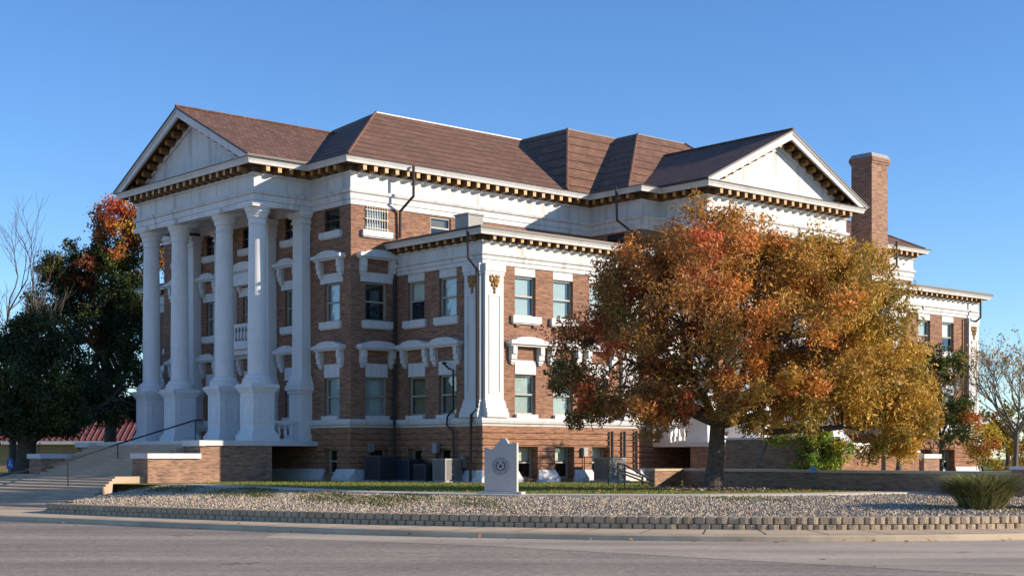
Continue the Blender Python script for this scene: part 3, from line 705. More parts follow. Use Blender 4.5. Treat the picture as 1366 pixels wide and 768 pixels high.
# ================================================================== GROUND AND STREET
def cr(pts, n=8):
    out = []; P = [pts[0]] + list(pts) + [pts[-1]]
    for i in range(1, len(P) - 2):
        for k in range(n):
            t = k / n; out.append(tuple(.5 * ((2 * P[i][d]) + (-P[i - 1][d] + P[i + 1][d]) * t + (2 * P[i - 1][d] - 5 * P[i][d] + 4 * P[i + 1][d] - P[i + 2][d]) * t * t + (-P[i - 1][d] + 3 * P[i][d] - 3 * P[i + 1][d] + P[i + 2][d]) * t ** 3) for d in range(len(pts[0]))))
    out.append(tuple(pts[-1])); return out
KERB = cr([(-60, 71), (-30, 51), (-13.66, 39.7), (-8.19, 35.7), (-3.65, 32.6), (0, 31.0), (3.45, 30.05), (6.91, 29.8), (10.65, 30.6), (16, 32.6), (30, 40), (60, 58)])
FOOT = cr([(-13.22, 41.9), (-8.89, 38.3), (-3.98, 35.0), (0, 33.25), (3.73, 32.3), (7.43, 32.0), (11.33, 32.75), (17, 35.2), (30, 42.6), (60, 60)])
PATHO = cr([(-13.6, 57.4), (-9.13, 50.6), (-5.37, 45.0), (-.89, 41.1), (.97, 40.6), (4.63, 40.4), (6.59, 40.9), (9.2, 42.0), (11.63, 43.6), (16, 47)])

def asphalt(name, c, sp=.25):
    a = N(name); v = a.coord('Object'); f = a.noise(v, 6.5, 6, .95); g = a.noise(v, .35, 5, .6); wear_shade = a.noise(a.coord('Object', (.05, .5, 1)), 1.0, 4, .6)
    col = a.ramp(f, [(.28, g3(c, 1 - sp * 1.6)), (.5, c), (.72, g3(c, 1 + sp * 2.2))])
    col = a.mix(.6, col, a.ramp(g, [(.3, (.75, .74, .73)), (.7, (1.12, 1.1, 1.08))]), 'MULTIPLY')
    col = a.mix(.6, col, a.ramp(wear_shade, [(.36, (.58, .58, .59)), (.62, (1.35, 1.32, 1.27))]), 'MULTIPLY')  # stretched bands paint worn lanes and streaks of sun and shade into the colour
    vo = a.n('ShaderNodeTexVoronoi'); vo.feature = 'DISTANCE_TO_EDGE'; vo.inputs['Scale'].default_value = .33
    wv = a.n('ShaderNodeVectorMath', operation='ADD'); nz = a.n('ShaderNodeTexNoise'); nz.inputs['Scale'].default_value = 1.4; a.l(v, nz.inputs['Vector'])
    a.l(v, wv.inputs[0]); a.l(nz.outputs['Color'], wv.inputs[1]); a.l(wv.outputs[0], vo.inputs['Vector'])
    lt = a.n('ShaderNodeMath', operation='LESS_THAN'); a.l(vo.outputs['Distance'], lt.inputs[0]); lt.inputs[1].default_value = .012
    mk = a.n('ShaderNodeMath', operation='GREATER_THAN'); a.l(g, mk.inputs[0]); mk.inputs[1].default_value = .61
    mu = a.n('ShaderNodeMath', operation='MULTIPLY'); a.l(lt.outputs[0], mu.inputs[0]); a.l(mk.outputs[0], mu.inputs[1])
    col = a.mix(mu.outputs[0], col, a.mix(.55, col, (.03, .028, .026)))
    a.base(col); a.rough(.9, .25); a.bump(f, .7, .012); return a.m
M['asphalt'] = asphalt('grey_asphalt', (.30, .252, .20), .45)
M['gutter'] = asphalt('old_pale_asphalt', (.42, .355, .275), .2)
def soil(name, c1, c2, sc):
    a = N(name); v = a.coord('Object'); f = a.noise(v, sc, 6, .7); a.base(a.ramp(f, [(.3, c1), (.7, c2)])); a.rough(.95, .1); a.bump(a.noise(v, sc * 9, 4), .6, .04); return a.m
M['lawn'] = soil('lawn_ground', (.13, .15, .03), (.20, .205, .055), .9)
M['gravelbed'] = soil('gravel_ground', (.17, .135, .10), (.30, .245, .185), 6)
M['dirt'] = soil('dry_ground', (.20, .17, .12), (.28, .235, .17), .3)

def sheet(name, poly, z, mat, kind='structure'):
    m = MB(); m.face([(x, y, z) for x, y in poly]); o = m.build(name, mat); 
    return tag(o, kind=kind)
def strip(mb, A, B, mi=0):
    for i in range(len(A) - 1): mb.face([A[i], A[i + 1], B[i + 1], B[i]], mi)
sheet('ground', [(-900, -300), (900, -300), (900, 1500), (-900, 1500)], -.06, M['dirt'])
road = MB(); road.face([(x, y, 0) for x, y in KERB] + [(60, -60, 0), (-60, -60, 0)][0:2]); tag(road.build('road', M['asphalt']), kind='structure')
# strip of older, paler asphalt along the kerb, its inner edge a straight saw cut
gut = [(x, y, .004) for x, y in KERB if -5.5 < x < 30]
edge = []
for x, y, z in gut:
    e = 28.4 - .93 * (x + .45) if x > -.5 else 28.4 - .60 * (x + .45)
    edge.append((x, min(y - .05, max(e, 15)), .004))
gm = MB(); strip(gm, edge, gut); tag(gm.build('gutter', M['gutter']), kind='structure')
def offs(path, o):
    out = []
    for i, p in enumerate(path):
        a, b = path[max(i - 1, 0)], path[min(i + 1, len(path) - 1)]; dx, dy = b[0] - a[0], b[1] - a[1]; l = math.hypot(dx, dy); out.append((p[0] - dy / l * o, p[1] + dx / l * o))
    return out
kb = offs(KERB, .2); km = MB()
strip(km, [(x, y, -.05) for x, y in KERB], [(x, y, .10) for x, y in offs(KERB, .03)]); strip(km, [(x, y, .10) for x, y in offs(KERB, .03)], [(x, y, .13) for x, y in offs(KERB, .06)]); strip(km, [(x, y, .13) for x, y in offs(KERB, .06)], [(x, y, .134) for x, y in kb])
tag(km.build('kerb', M['kerb']), kind='structure')
a = N('sidewalk_slabs'); uv = a.coord('Object'); f = a.noise(uv, .8, 5, .65); fine = a.noise(uv, 40, 3)
col = a.ramp(f, [(.3, (.47, .355, .23)), (.7, (.64, .485, .315))]); col = a.mix(.3, col, a.ramp(fine, [(.3, (.7, .7, .7)), (.7, (1.1, 1.1, 1.1))]), 'MULTIPLY')
a.base(col); a.rough(.9, .2); a.bump(fine, .3, .01); M['sidewalk'] = a.m
sw = MB(); A = kb; nA = len(A); sw_back = offs(KERB, 6.2)
strip(sw, [(x, y, .138) for x, y in A], [(x, y, .138) for x, y in sw_back]); tag(sw.build('sidewalk', M['sidewalk']), kind='structure')
jt = MB()      # tooled joints across the walk
for i in range(4, len(KERB) - 1, 3):
    p, q = offs(KERB, .22)[i], offs(KERB, 2.4)[i]; d = Vector((q[0] - p[0], q[1] - p[1])).normalized(); nx, ny = -d.y * .012, d.x * .012
    jt.face([(p[0] + nx, p[1] + ny, .142), (p[0] - nx, p[1] - ny, .142), (q[0] - nx, q[1] - ny, .142), (q[0] + nx, q[1] + ny, .142)][::-1])
tag(jt.build('sidewalk_joints', M['roofdark']), kind='structure')

# lawn terrace
lawn_poly = [(x, y) for x, y in PATHO] + [(60, 75), (400, 300), (400, 900), (-500, 900), (-500, 300), (-60, 90), (-40, 78)]
sheet('lawn', lawn_poly, .64, M['lawn'])
M['pathc'] = plain('path_concrete', (.55, .49, .40), .9, .2, 1.0); pin = offs(PATHO, 1.5); pm = MB(); strip(pm, [(x, y, .675) for x, y in PATHO], [(x, y, .675) for x, y in pin]); strip(pm, [(x, y, .5) for x, y in PATHO], [(x, y, .675) for x, y in PATHO])
tag(pm.build('path', M['pathc']), kind='structure')
# gravel bank: loft from wall top to path edge, with a left shoulder by the steps
def resample(path, n):
    d = [0]
    for i in range(1, len(path)): d.append(d[-1] + math.dist(path[i], path[i - 1]))
    out = []
    for k in range(n):
        t = d[-1] * k / (n - 1); i = max(j for j in range(len(d)) if d[j] <= t + 1e-9); i = min(i, len(path) - 2)
        f_ = (t - d[i]) / max(d[i + 1] - d[i], 1e-9); out.append(tuple(path[i][q] * (1 - f_) + path[i + 1][q] * f_ for q in range(2)))
    return out
GF = resample([p for p in offs(FOOT, .22) if p[0] < 21], 60); GP = resample(PATHO, 60)
rows = []
for k in range(9):
    t = k / 8; rows.append([(a_[0] * (1 - t) + b_[0] * t, a_[1] * (1 - t) + b_[1] * t, .355 + .265 * t + .03 * math.sin(math.pi * t)) for a_, b_ in zip(GF, GP)])
gb = MB()
for r0, r1 in zip(rows, rows[1:]): strip(gb, r0, r1)
tag(gb.build('gravel_bank', M['gravelbed']), kind='structure')
def bank(s, t):
    i = min(int(s * 59), 58); f_ = s * 59 - i; k = min(int(t * 8), 7); g = t * 8 - k
    A_, B_, C_, D_ = rows[k][i], rows[k][i + 1], rows[k + 1][i + 1], rows[k + 1][i]
    return tuple((A_[q] * (1 - f_) + B_[q] * f_) * (1 - g) + (D_[q] * (1 - f_) + C_[q] * f_) * g for q in range(3))
def colour_mesh(name, verts, faces_n, cols, mat, parent=None):
    """verts (F*k,3) for F faces of k corners each; cols (F,3)"""
    F = len(verts) // faces_n; me = bpy.data.meshes.new(name)
    me.vertices.add(F * faces_n); me.vertices.foreach_set('co', verts.astype(np.float32).ravel())
    me.loops.add(F * faces_n); me.loops.foreach_set('vertex_index', np.arange(F * faces_n, dtype=np.int32))
    me.polygons.add(F); me.polygons.foreach_set('loop_start', np.arange(0, F * faces_n, faces_n, dtype=np.int32))
    at = me.color_attributes.new('leafcol', 'FLOAT_COLOR', 'CORNER')
    c4 = np.ones((F, faces_n, 4), np.float32); c4[:, :, :3] = cols[:, None, :]; at.data.foreach_set('color', c4.ravel())
    me.materials.append(mat); me.update(calc_edges=True); me.validate()
    return put(name, me, parent)
def attr_mat(name, rough=.85):
    a = N(name); at = a.n('ShaderNodeAttribute'); at.attribute_name = 'leafcol'; a.base(at.outputs['Color']); a.rough(rough, .2); return a.m
M['pebble'] = attr_mat('river_stone')
# stones: squashed octahedra
NS = 44000
oct_v = np.array([[1, 0, 0], [0, 1, 0], [-1, 0, 0], [0, -1, 0], [0, 0, 1]], float); oct_f = [(0, 1, 4), (1, 2, 4), (2, 3, 4), (3, 0, 4)]
ss = rng.random(NS); tt = rng.random(NS) ** .85
cen = np.array([bank(a_, b_) for a_, b_ in zip(ss, tt)]); sz = rng.uniform(.018, .044, NS)
sc3 = np.stack([sz * rng.uniform(.8, 1.5, NS), sz * rng.uniform(.7, 1.2, NS), sz * rng.uniform(.7, 1.2, NS)], 1); an = rng.random(NS) * 6.28
jit = rng.normal(0, .22, (NS, 5, 3)); V5 = (oct_v[None] + jit) * sc3[:, None, :]
ca_, sa_ = np.cos(an)[:, None], np.sin(an)[:, None]; X = V5[:, :, 0] * ca_ - V5[:, :, 1] * sa_; Y = V5[:, :, 0] * sa_ + V5[:, :, 1] * ca_
V5 = np.stack([X, Y, V5[:, :, 2]], 2) + cen[:, None, :]
tri = np.concatenate([V5[:, list(f_), :] for f_ in oct_f], 1).reshape(-1, 3)
pal = np.array([(.46, .37, .26), (.40, .315, .22), (.32, .245, .175), (.50, .43, .33), (.36, .30, .24), (.42, .31, .20)]); cc = pal[rng.integers(0, 6, NS)] * rng.uniform(.75, 1.15, (NS, 1))
tag(colour_mesh('gravel', tri, 3, np.repeat(cc, 4, 0), M['pebble']), 'loose tan and grey stones covering the bank above the block wall', 'gravel', kind='stuff')

def blades(n, posf, h0, h1, pal, spread=.5, wd=.012):
    P = posf(n); n = len(P); h = rng.uniform(h0, h1, n); a_ = rng.random(n) * 6.28; le = rng.random(n) * spread
    tip = P + np.stack([np.cos(a_) * le * h, np.sin(a_) * le * h, h], 1); w_ = wd; b_ = rng.random(n) * 6.28; o_ = np.stack([np.cos(b_) * w_, np.sin(b_) * w_, np.zeros(n)], 1)
    V = np.stack([P - o_, P + o_, tip], 1).reshape(-1, 3); pal = np.array(pal); c = pal[rng.integers(0, len(pal), n)] * rng.uniform(.7, 1.2, (n, 1)); return V, c
GP2 = resample(pin, 60)
def lawn_pos(n):
    s_ = rng.random(n); base = np.array([GP2[min(int(q * 59), 58)] for q in s_]) ; nx = np.array([GP2[min(int(q * 59), 58) + 1] for q in s_]); f_ = (s_ * 59 % 1)[:, None]
    p = base * (1 - f_) + nx * f_; d = rng.random(n) ** 1.3 * 20
    x = p[:, 0] + rng.normal(0, .4, n); y = p[:, 1] + .02 + d
    # keep off the building and off the ground behind the low wall
    u = (x - OX) * CU + (y - OY) * SU; v = -(x - OX) * SU + (y - OY) * CU
    ok = ((v < -.4) | ((u < -.3) & (v < 5.7)) | ((u < -2.8) & (v < 8.5))) & (u < -.35 + (v > -10) * 40 + 0.0) if False else ((v < -.4) | ((u < -.3) & (v < 5.7)) | ((u < -2.8) & (v < 8.5))) & ((u < 0.4 - (v + 10.7) * -.11) | (v > -9.3)) & (u > -12)
    return np.stack([x[ok], y[ok], np.full(ok.sum(), .64)], 1)
V, c = blades(60000, lawn_pos, .03, .075, [(.15, .19, .03), (.20, .235, .04), (.24, .245, .06), (.30, .26, .09)], .8, .018)
tag(colour_mesh('lawn_grass', V, 3, c, M['leaf']), 'short green lawn grass in front of the courthouse', 'grass', kind='stuff')
def weed_pos(n):
    cs = [(.02 + .25 * rng.random(), .5 + .5 * rng.random()) for _ in range(16)] + [(.3 + .15 * rng.random(), .1 + .7 * rng.random()) for _ in range(14)] + [(rng.random() * .8, .6 + .4 * rng.random()) for _ in range(12)]
    out = []
    for s_, t_ in cs:
        for _ in range(n // len(cs)):
            q = bank(min(max(s_ + rng.normal(0, .012), 0), .999), min(max(t_ + rng.normal(0, .07), 0), .999)); out.append(q)
    return np.array(out)
V, c = blades(6500, weed_pos, .03, .12, [(.10, .13, .03), (.16, .15, .05), (.22, .17, .07), (.08, .10, .03)], 1.0, .02)
tag(colour_mesh('weeds', V, 3, c, M['leaf']), 'patchy green and straw weeds growing through the gravel bank', 'weeds', kind='stuff')

# block retaining wall
bl = N('split_face_block'); vv = bl.coord('Object'); f = bl.noise(vv, 3.5, 5, .7); g = bl.noise(vv, 30, 4)
bl.base(bl.mix(.4, bl.ramp(f, [(.3, (.34, .26, .175)), (.7, (.56, .44, .305))]), bl.ramp(g, [(.3, (.6, .6, .6)), (.7, (1.15, 1.15, 1.15))]), 'MULTIPLY')); bl.rough(.95, .15); bl.bump(g, .8, .03); M['block'] = bl.m
rw = MB()
RET = [(-11.6, 47.5), (-12.6, 44.5), (-13.15, 42.6)] 
WALLP = resample(RET + FOOT, 400)
def wall_blocks(path, course):
    d = [0]
    for i in range(1, len(path)): d.append(d[-1] + math.dist(path[i], path[i - 1]))
    L = d[-1]; bwid = .245; n = int(L / bwid); z0 = .10 + course * .16; z1 = z0 + .157
    def P(t):
        t = min(max(t, 0), L - 1e-6); i = np.searchsorted(d, t) - 1; i = max(0, min(i, len(path) - 2)); f_ = (t - d[i]) / (d[i + 1] - d[i]); a_, b_ = path[i], path[i + 1]
        l = math.dist(a_, b_); return (a_[0] * (1 - f_) + b_[0] * f_, a_[1] * (1 - f_) + b_[1] * f_), ((b_[1] - a_[1]) / l, -(b_[0] - a_[0]) / l)
    for k in range(n + 1):
        t0 = (k - (.5 if course else 0)) * bwid; t1 = t0 + bwid - .004; tp = .028
        (p0, n0), (p1, n1), (q0, m0), (q1, m1) = P(t0), P(t1), P(t0 + tp), P(t1 - tp)
        j = random.uniform(-.012, .012); fo = .06 + j; set_ = -.02 * course
        F = lambda p, nn, o, z: (p[0] + nn[0] * o, p[1] + nn[1] * o, z)
        a0, a1, b0, b1 = (q0, m0), (q1, m1), (p0, n0), (p1, n1); mid = P((t0 + t1) / 2); e = .02
        front = [a0, mid, a1]
        fo2 = [fo, fo + random.uniform(0, .02), fo + random.uniform(-.01, .01)]
        for i in range(2):
            (pa, na), (pb, nb) = front[i], front[i + 1]
            rw.face([F(pa, na, fo2[i] + set_, z0), F(pb, nb, fo2[i + 1] + set_, z0), F(pb, nb, fo2[i + 1] + set_ - .005, z1 - .01), F(pa, na, fo2[i] + set_ - .005, z1 - .01)])
            rw.face([F(pa, na, fo2[i] + set_ - .005, z1 - .01), F(pb, nb, fo2[i + 1] + set_ - .005, z1 - .01), F(pb, nb, -.25, z1), F(pa, na, -.25, z1)])
        rw.face([F(*b0, -.0 + set_, z0), F(*a0, fo2[0] + set_, z0), F(*a0, fo2[0] + set_ - .005, z1 - .01), F(*b0, -.0 + set_, z1 - .01)])
        rw.face([F(*a1, fo2[2] + set_, z0), F(*b1, -.0 + set_, z0), F(*b1, -.0 + set_, z1 - .01), F(*a1, fo2[2] + set_ - .005, z1 - .01)])
        rw.face([F(*b0, -.0 + set_, z1 - .01), F(*a0, fo2[0] + set_ - .005, z1 - .01), F(*a0, -.25, z1), F(*b0, -.25, z1)])
        rw.face([F(*a1, fo2[2] + set_ - .005, z1 - .01), F(*b1, -.0 + set_, z1 - .01), F(*b1, -.25, z1), F(*a1, -.25, z1)])
WP = [p for p in WALLP if p[0] < 35]
wall_blocks(WP, 0); wall_blocks(WP, 1)
back = offs(WP, .1); strip(rw, [(x, y, .05) for x, y in offs(WP, .02)], [(x, y, .40) for x, y in offs(WP, .02)])
tag(rw.build('retaining_wall', M['block']), 'low curved retaining wall of tan split-faced blocks below the gravel bank', 'wall')

# broad steps falling from the west portico to the street corner
st = MB()
A_, B_ = Vector(bw(-12.2, 9.0)[:2]), Vector((-12.9, 43.6))
far = Vector(bw(-11.6, 22.5)[:2])
n = 11
for k in range(n):
    t = k / (n - 1); z = .92 - (.92 - .155) * t
    r_ = A_ * (1 - t) + B_ * t; l_ = Vector((far.x * (1 - t) + (-22) * t, far.y * (1 - t) + 48.5 * t)); l2 = Vector((-70, l_.y + 14 * t + 5))
    st.prism([(r_.x, r_.y), (A_.x + .004 * k, A_.y), (bw(-8.2, 9.0)[0] + .5 + .01 * k, bw(-8.2, 9.0)[1] + .02 * k), bw(-8.2, 20.3 + .01 * k)[:2], (-40 + .03 * k, 76 + .02 * k), (l2.x, l2.y + 8), (l2.x, l2.y), (l_.x, l_.y)][::-1], -.05 - .002 * k, z)
tag(st.build('steps', M['steps']), kind='structure')

# ================================================================== VEGETATION
RED, RUST, ORG, OCH, GLD, OLV, GRN, DKG, EVG = [np.array(c) for c in ((.42, .080, .035), (.32, .105, .040), (.52, .185, .045), (.43, .235, .045), (.54, .31, .055), (.22, .185, .035), (.12, .14, .032), (.055, .075, .022), (.036, .056, .023))]
def pick(w_):
    cs, ws = zip(*w_); ws = np.array(ws, float); ws /= ws.sum(); return cs[rng.choice(len(cs), p=ws)]
def leaves(centres, radii, cols, per, size, droop=.3, up=.35, jit=.22, aspect=.5):
    P = []; C = []
    for c, r, k in zip(centres, radii, cols):
        n = int(per * rng.uniform(.75, 1.25)); d = rng.normal(0, 1, (n, 3)); d /= np.linalg.norm(d, axis=1)[:, None]
        rr = r * rng.random(n) ** .45; p = np.array(c) + d * rr[:, None] * np.array([1, 1, .75]); p[:, 2] -= droop * r * rng.random(n) ** 2
        # leaves gather along twigs
        tw = rng.normal(0, 1, (9, 3)); tw /= np.linalg.norm(tw, axis=1)[:, None]; q = tw[rng.integers(0, 9, n)] * rr[:, None] * 1.15 + rng.normal(0, .16 * r, (n, 3)); m_ = rng.random(n) < .55
        p[m_] = np.array(c) + q[m_] * np.array([1, 1, .8]); P.append(p)
        C.append(np.array(k) * rng.uniform(1 - jit * 1.6, 1 + jit * 1.6, (n, 1)) * (1 + rng.normal(0, jit * .5, (n, 3))))
    P = np.concatenate(P); C = np.clip(np.concatenate(C), .004, .8); n = len(P)
    nn = rng.normal(0, 1, (n, 3)); nn[:, 2] += up; nn /= np.linalg.norm(nn, axis=1)[:, None]
    a_ = np.cross(nn, rng.normal(0, 1, (n, 3))); a_ /= np.linalg.norm(a_, axis=1)[:, None]; b_ = np.cross(nn, a_)
    s_ = size * rng.uniform(.6, 1.3, (n, 1)); fold = nn * s_ * .18
    V = np.stack([P - a_ * s_, P + b_ * s_ * aspect + fold, P + a_ * s_, P - b_ * s_ * aspect + fold], 1).reshape(-1, 3); return V, C
def limb(m, p0, p1, r0, r1, wob=.12, seg=6, sides=7):
    p0, p1 = Vector(p0), Vector(p1); L = (p1 - p0).length; pts = []
    for k in range(seg + 1):
        t = k / seg; q = p0.lerp(p1, t); e = math.sin(math.pi * t)
        pts.append(q + Vector((random.gauss(0, 1), random.gauss(0, 1), random.gauss(0, .6))) * L * wob * e * .5 + Vector((0, 0, L * .06 * e)))
    m.tube(pts, [r0 + (r1 - r0) * (k / seg) for k in range(seg + 1)], sides); return pts
def tree(name, label, cat, base, fork, r0, lobes, colf, per, size, group=None, bark='bark', leaf='leaf', lean=0, crown='crown', flare=1.5, **kw):
    """lobes: (x, y, z, rx, ry, rz, clumps, clump radius) in metres relative to base"""
    t = thing(name, label, cat, base, 0, group); tr = MB()
    H = fork[2]; pts = [Vector((0, 0, -.25)), Vector((0, 0, .08)), Vector((fork[0] * .1, fork[1] * .1, H * .16)), Vector((fork[0] * .4 + .04, fork[1] * .4, H * .5)), Vector(fork)]
    tr.tube(pts, [r0 * flare * 1.15, r0 * flare, r0 * 1.1, r0 * .95, r0 * .85], 14)
    cen = []; rad = []; col = []
    for (x, y, z, rx, ry, rz, nc, cr_) in lobes:
        e = Vector((x, y, z)); path = limb(tr, fork, e, r0 * .5, r0 * .16, .14)
        for k in range(nc):
            d = rng.normal(0, 1, 3); d /= np.linalg.norm(d); q = np.array([x, y, z]) + d * np.array([rx, ry, rz]) * (.30 + .70 * rng.random() ** .45)
            if q[2] < .5: q[2] = .5
            cen.append(q); rad.append(cr_ * rng.uniform(.7, 1.3)); col.append(colf(q))
            if k % 2 == 0:
                s_ = path[random.choice((2, 3, 4, 5, 6))]; limb(tr, s_, tuple(q), r0 * .13, r0 * .03, .15, 4, 5)
    tr.build('trunk', M[bark], t)
    V, c = leaves(cen, rad, col, per, size, **kw); colour_mesh(crown, V, 4, c, M[leaf], t); return t

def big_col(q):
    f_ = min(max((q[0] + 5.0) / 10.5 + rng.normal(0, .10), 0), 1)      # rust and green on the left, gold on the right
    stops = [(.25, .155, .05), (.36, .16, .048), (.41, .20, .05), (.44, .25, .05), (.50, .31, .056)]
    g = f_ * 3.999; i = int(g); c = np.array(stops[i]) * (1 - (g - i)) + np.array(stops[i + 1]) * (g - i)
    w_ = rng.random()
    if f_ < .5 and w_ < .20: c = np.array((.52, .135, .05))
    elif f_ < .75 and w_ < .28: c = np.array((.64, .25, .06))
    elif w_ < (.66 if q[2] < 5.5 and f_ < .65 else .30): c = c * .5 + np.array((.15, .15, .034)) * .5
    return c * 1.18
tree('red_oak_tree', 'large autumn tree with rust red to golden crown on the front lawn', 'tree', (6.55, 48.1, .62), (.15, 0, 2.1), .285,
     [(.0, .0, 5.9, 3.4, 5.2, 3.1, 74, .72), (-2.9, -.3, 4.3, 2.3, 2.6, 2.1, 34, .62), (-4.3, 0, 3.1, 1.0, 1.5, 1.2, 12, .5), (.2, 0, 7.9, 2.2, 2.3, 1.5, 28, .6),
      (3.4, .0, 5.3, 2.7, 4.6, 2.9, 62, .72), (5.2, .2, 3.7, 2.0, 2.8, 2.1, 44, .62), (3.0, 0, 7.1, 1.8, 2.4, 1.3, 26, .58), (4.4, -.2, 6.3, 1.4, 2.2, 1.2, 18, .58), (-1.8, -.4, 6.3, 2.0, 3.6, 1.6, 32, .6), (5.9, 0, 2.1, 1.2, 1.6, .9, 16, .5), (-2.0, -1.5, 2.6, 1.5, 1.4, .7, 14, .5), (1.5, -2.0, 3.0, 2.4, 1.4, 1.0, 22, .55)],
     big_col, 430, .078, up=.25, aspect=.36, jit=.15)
def gold_col(q): return pick([(GLD, 2), (OCH, 3), (OLV, 2), (GRN, .6)])
tree('golden_tree', 'slim golden tree with pale trunk behind the low brick wall', 'tree', (16.2, 62.0, .62), (.1, 0, 1.6), .13,
     [(-.4, 0, 4.2, 1.8, 1.8, 2.0, 34, .6), (.6, 0, 2.9, 1.3, 1.5, 1.1, 16, .5)], gold_col, 170, .085, bark='barkpale', flare=1.2)
def ever_col(q): return pick([(DKG, 3), (GRN, 2), (ORG, .9 if q[2] < 4.6 else .2), (OCH, .6)])
tree('evergreen_tree', 'small dark green tree with orange patches against the far wing', 'tree', (22.6, 78.0, .62), (.1, 0, 1.5), .16,
     [(0, 0, 4.9, 1.7, 1.7, 2.0, 30, .6), (.5, -.2, 2.9, 1.5, 1.5, 1.3, 18, .5), (-.8, 0, 6.1, 1.0, 1.0, .9, 10, .5)], ever_col, 190, .09)
YGR = np.array((.34, .38, .05)); YEL = np.array((.55, .42, .05)); LIM = np.array((.22, .30, .045))
def shrub_col(q): return pick([(YGR, 3), (LIM, 2), (YEL, 1.5), (GRN, 1)])
tree('shrub', 'rounded yellow green shrub showing above the low brick wall', 'shrub', (12.55, 60.0, .62), (0, 0, .5), .07,
     [(0, 0, 1.2, 1.15, 1.1, 1.0, 36, .36), (-.3, 0, 1.8, .7, .8, .5, 10, .32)], shrub_col, 190, .06, bark='barkpale', crown='foliage')
tree('crape_myrtle', 'leaning pale stemmed small tree with yellow green leaves behind the wall', 'tree', (9.75, 60.3, .62), (.65, 0, 1.7), .10,
     [(1.3, 0, 2.2, .9, .8, .55, 14, .36)], shrub_col, 130, .06, bark='barkpale', flare=1.1)
# left: dark live oaks, the tall tree with a red top, and the bare tree behind
def oak_col(q): return pick([(EVG, 4), (DKG, 2.5), (GRN * .7, .8)])
tree('live_oak_tree', 'dark broad live oak with forked trunk beside the entrance steps', 'tree', (-24.6, 74.5, .75), (.1, 0, 1.7), .52,
     [(-.2, 0, 5.0, 4.0, 3.6, 2.9, 96, .85), (2.2, 0, 3.4, 1.9, 2.2, 1.4, 34, .6), (.2, -1.8, 3.6, 3.2, 1.6, 1.3, 34, .65), (4.6, .5, 3.9, 2.0, 1.6, 1.2, 20, .5), (-2.2, -1.6, 3.1, 1.8, 1.6, .8, 22, .55), (2.6, -1.2, 2.9, 1.8, 1.5, .7, 20, .5), (-3.0, 0, 4.2, 2.2, 2.4, 2.0, 24, .7), (.5, -.5, 6.8, 2.2, 2.2, 1.2, 24, .6)], oak_col, 330, .085, leaf='leafdark')
tree('live_oak_tree', 'dark live oak cut by the left edge of the photo', 'tree', (-27.0, 74.2, .75), (-.3, 0, 1.8), .45,
     [(-1.8, 0, 5.0, 3.2, 3.0, 2.8, 46, .85), (-.6, 0, 3.4, 1.9, 2.2, 1.3, 30, .6), (-.8, -1.4, 2.7, 1.9, 1.6, .6, 22, .5)], oak_col, 320, .085, leaf='leafdark')
def redtop_col(q):
    if q[2] > 14.9: return pick([(ORG, 3), (RED * 1.3, 2), (RUST, 1.5), (GLD, .9), (OLV, .6)])
    if q[2] > 12.8: return pick([(DKG, 2.5), (GRN, 1), (ORG, .5), (RUST, .5), (OLV, 1.2)])
    return pick([(DKG, 2.5), (EVG, 4), (RUST * .6, .6)])  # dark green crown, its lower leaves darkened further to paint in the building's shade
tree('tall_oak_tree', 'tall tree with flaming orange top behind the portico columns', 'tree', (-26.0, 95.0, .6), (.2, 0, 4.0), .42,
     [(1.2, 0, 16.3, 1.9, 2.2, 1.5, 30, .72), (3.2, 0, 14.4, 1.9, 2.2, 1.8, 26, .7), (-2.4, 0, 13.4, 1.9, 2.2, 1.5, 24, .7), (.2, 0, 14.3, 1.6, 2, 1.2, 16, .6), (.4, 0, 12.6, 2.6, 2.6, 2.2, 30, .8), (-2.3, 0, 12.6, 1.8, 2.2, 1.6, 20, .7), (-1.2, 0, 9.2, 3.2, 3.2, 2.2, 34, .85), (2.2, 0, 9.0, 3.0, 3.0, 2.4, 34, .85), (.5, 0, 5.6, 4.0, 3.6, 1.8, 40, .85), (-3.2, 0, 10.4, 2.0, 2.4, 2.0, 22, .8), (1.4, 0, 11.4, 3.0, 2.8, 1.6, 26, .8)],
     redtop_col, 300, .10)
def bare(name, label, base, H, r0, spread, tips=None, seed=1, mat='bark', depth=5, n0=7, leafcol=None, up=.55):
    rd = random.Random(seed); t = thing(name, label, 'tree', base); m = MB(); ends = []
    def grow(p, d, L, r, k):
        q = [p]; dd = d.copy()
        for i in range(4):
            dd = (dd + Vector((rd.gauss(0, .16), rd.gauss(0, .16), rd.gauss(.04, .1)))).normalized(); q.append(q[-1] + dd * L / 4)
        m.tube(q, [r, r * .9, r * .8, r * .7, r * .6], 6 if k > 2 else 4)
        if k <= 0: ends.append(q[-1]); return
        for _ in range(3 if k > 1 else 4):
            s_ = rd.choice(q[1:]) if _ else q[-1]; e = Vector((rd.gauss(0, 1), rd.gauss(0, 1), rd.gauss(up, .5))).normalized()
            grow(s_, (dd * .9 + e * spread).normalized(), L * rd.uniform(.55, .78), r * .55, k - 1)
    p = Vector((0, 0, -.2)); tp = Vector((.1, 0, H * .32)); m.tube([p, Vector((.03, 0, H * .15)), tp], [r0 * 1.3, r0, r0 * .85], 10)
    for i in range(n0):
        a_ = i / n0 * 6.28; grow(tp * rd.uniform(.75, 1), Vector((math.cos(a_) * spread, math.sin(a_) * spread, 1)).normalized(), H * .3, r0 * .5, depth - 1)
    m.build('trunk', M[mat], t)
    if leafcol:
        V, c = leaves([tuple(e) for e in ends], [.25] * len(ends), [pick(leafcol) for e in ends], 3.2, .07); colour_mesh('crown', V, 4, c, M['leaf'], t)
    return t
bare('bare_tree', 'leafless dark tree rising above the live oaks at far left', (-29.8, 88.0, .6), 15.5, .20, .42, seed=6, depth=5, n0=3)
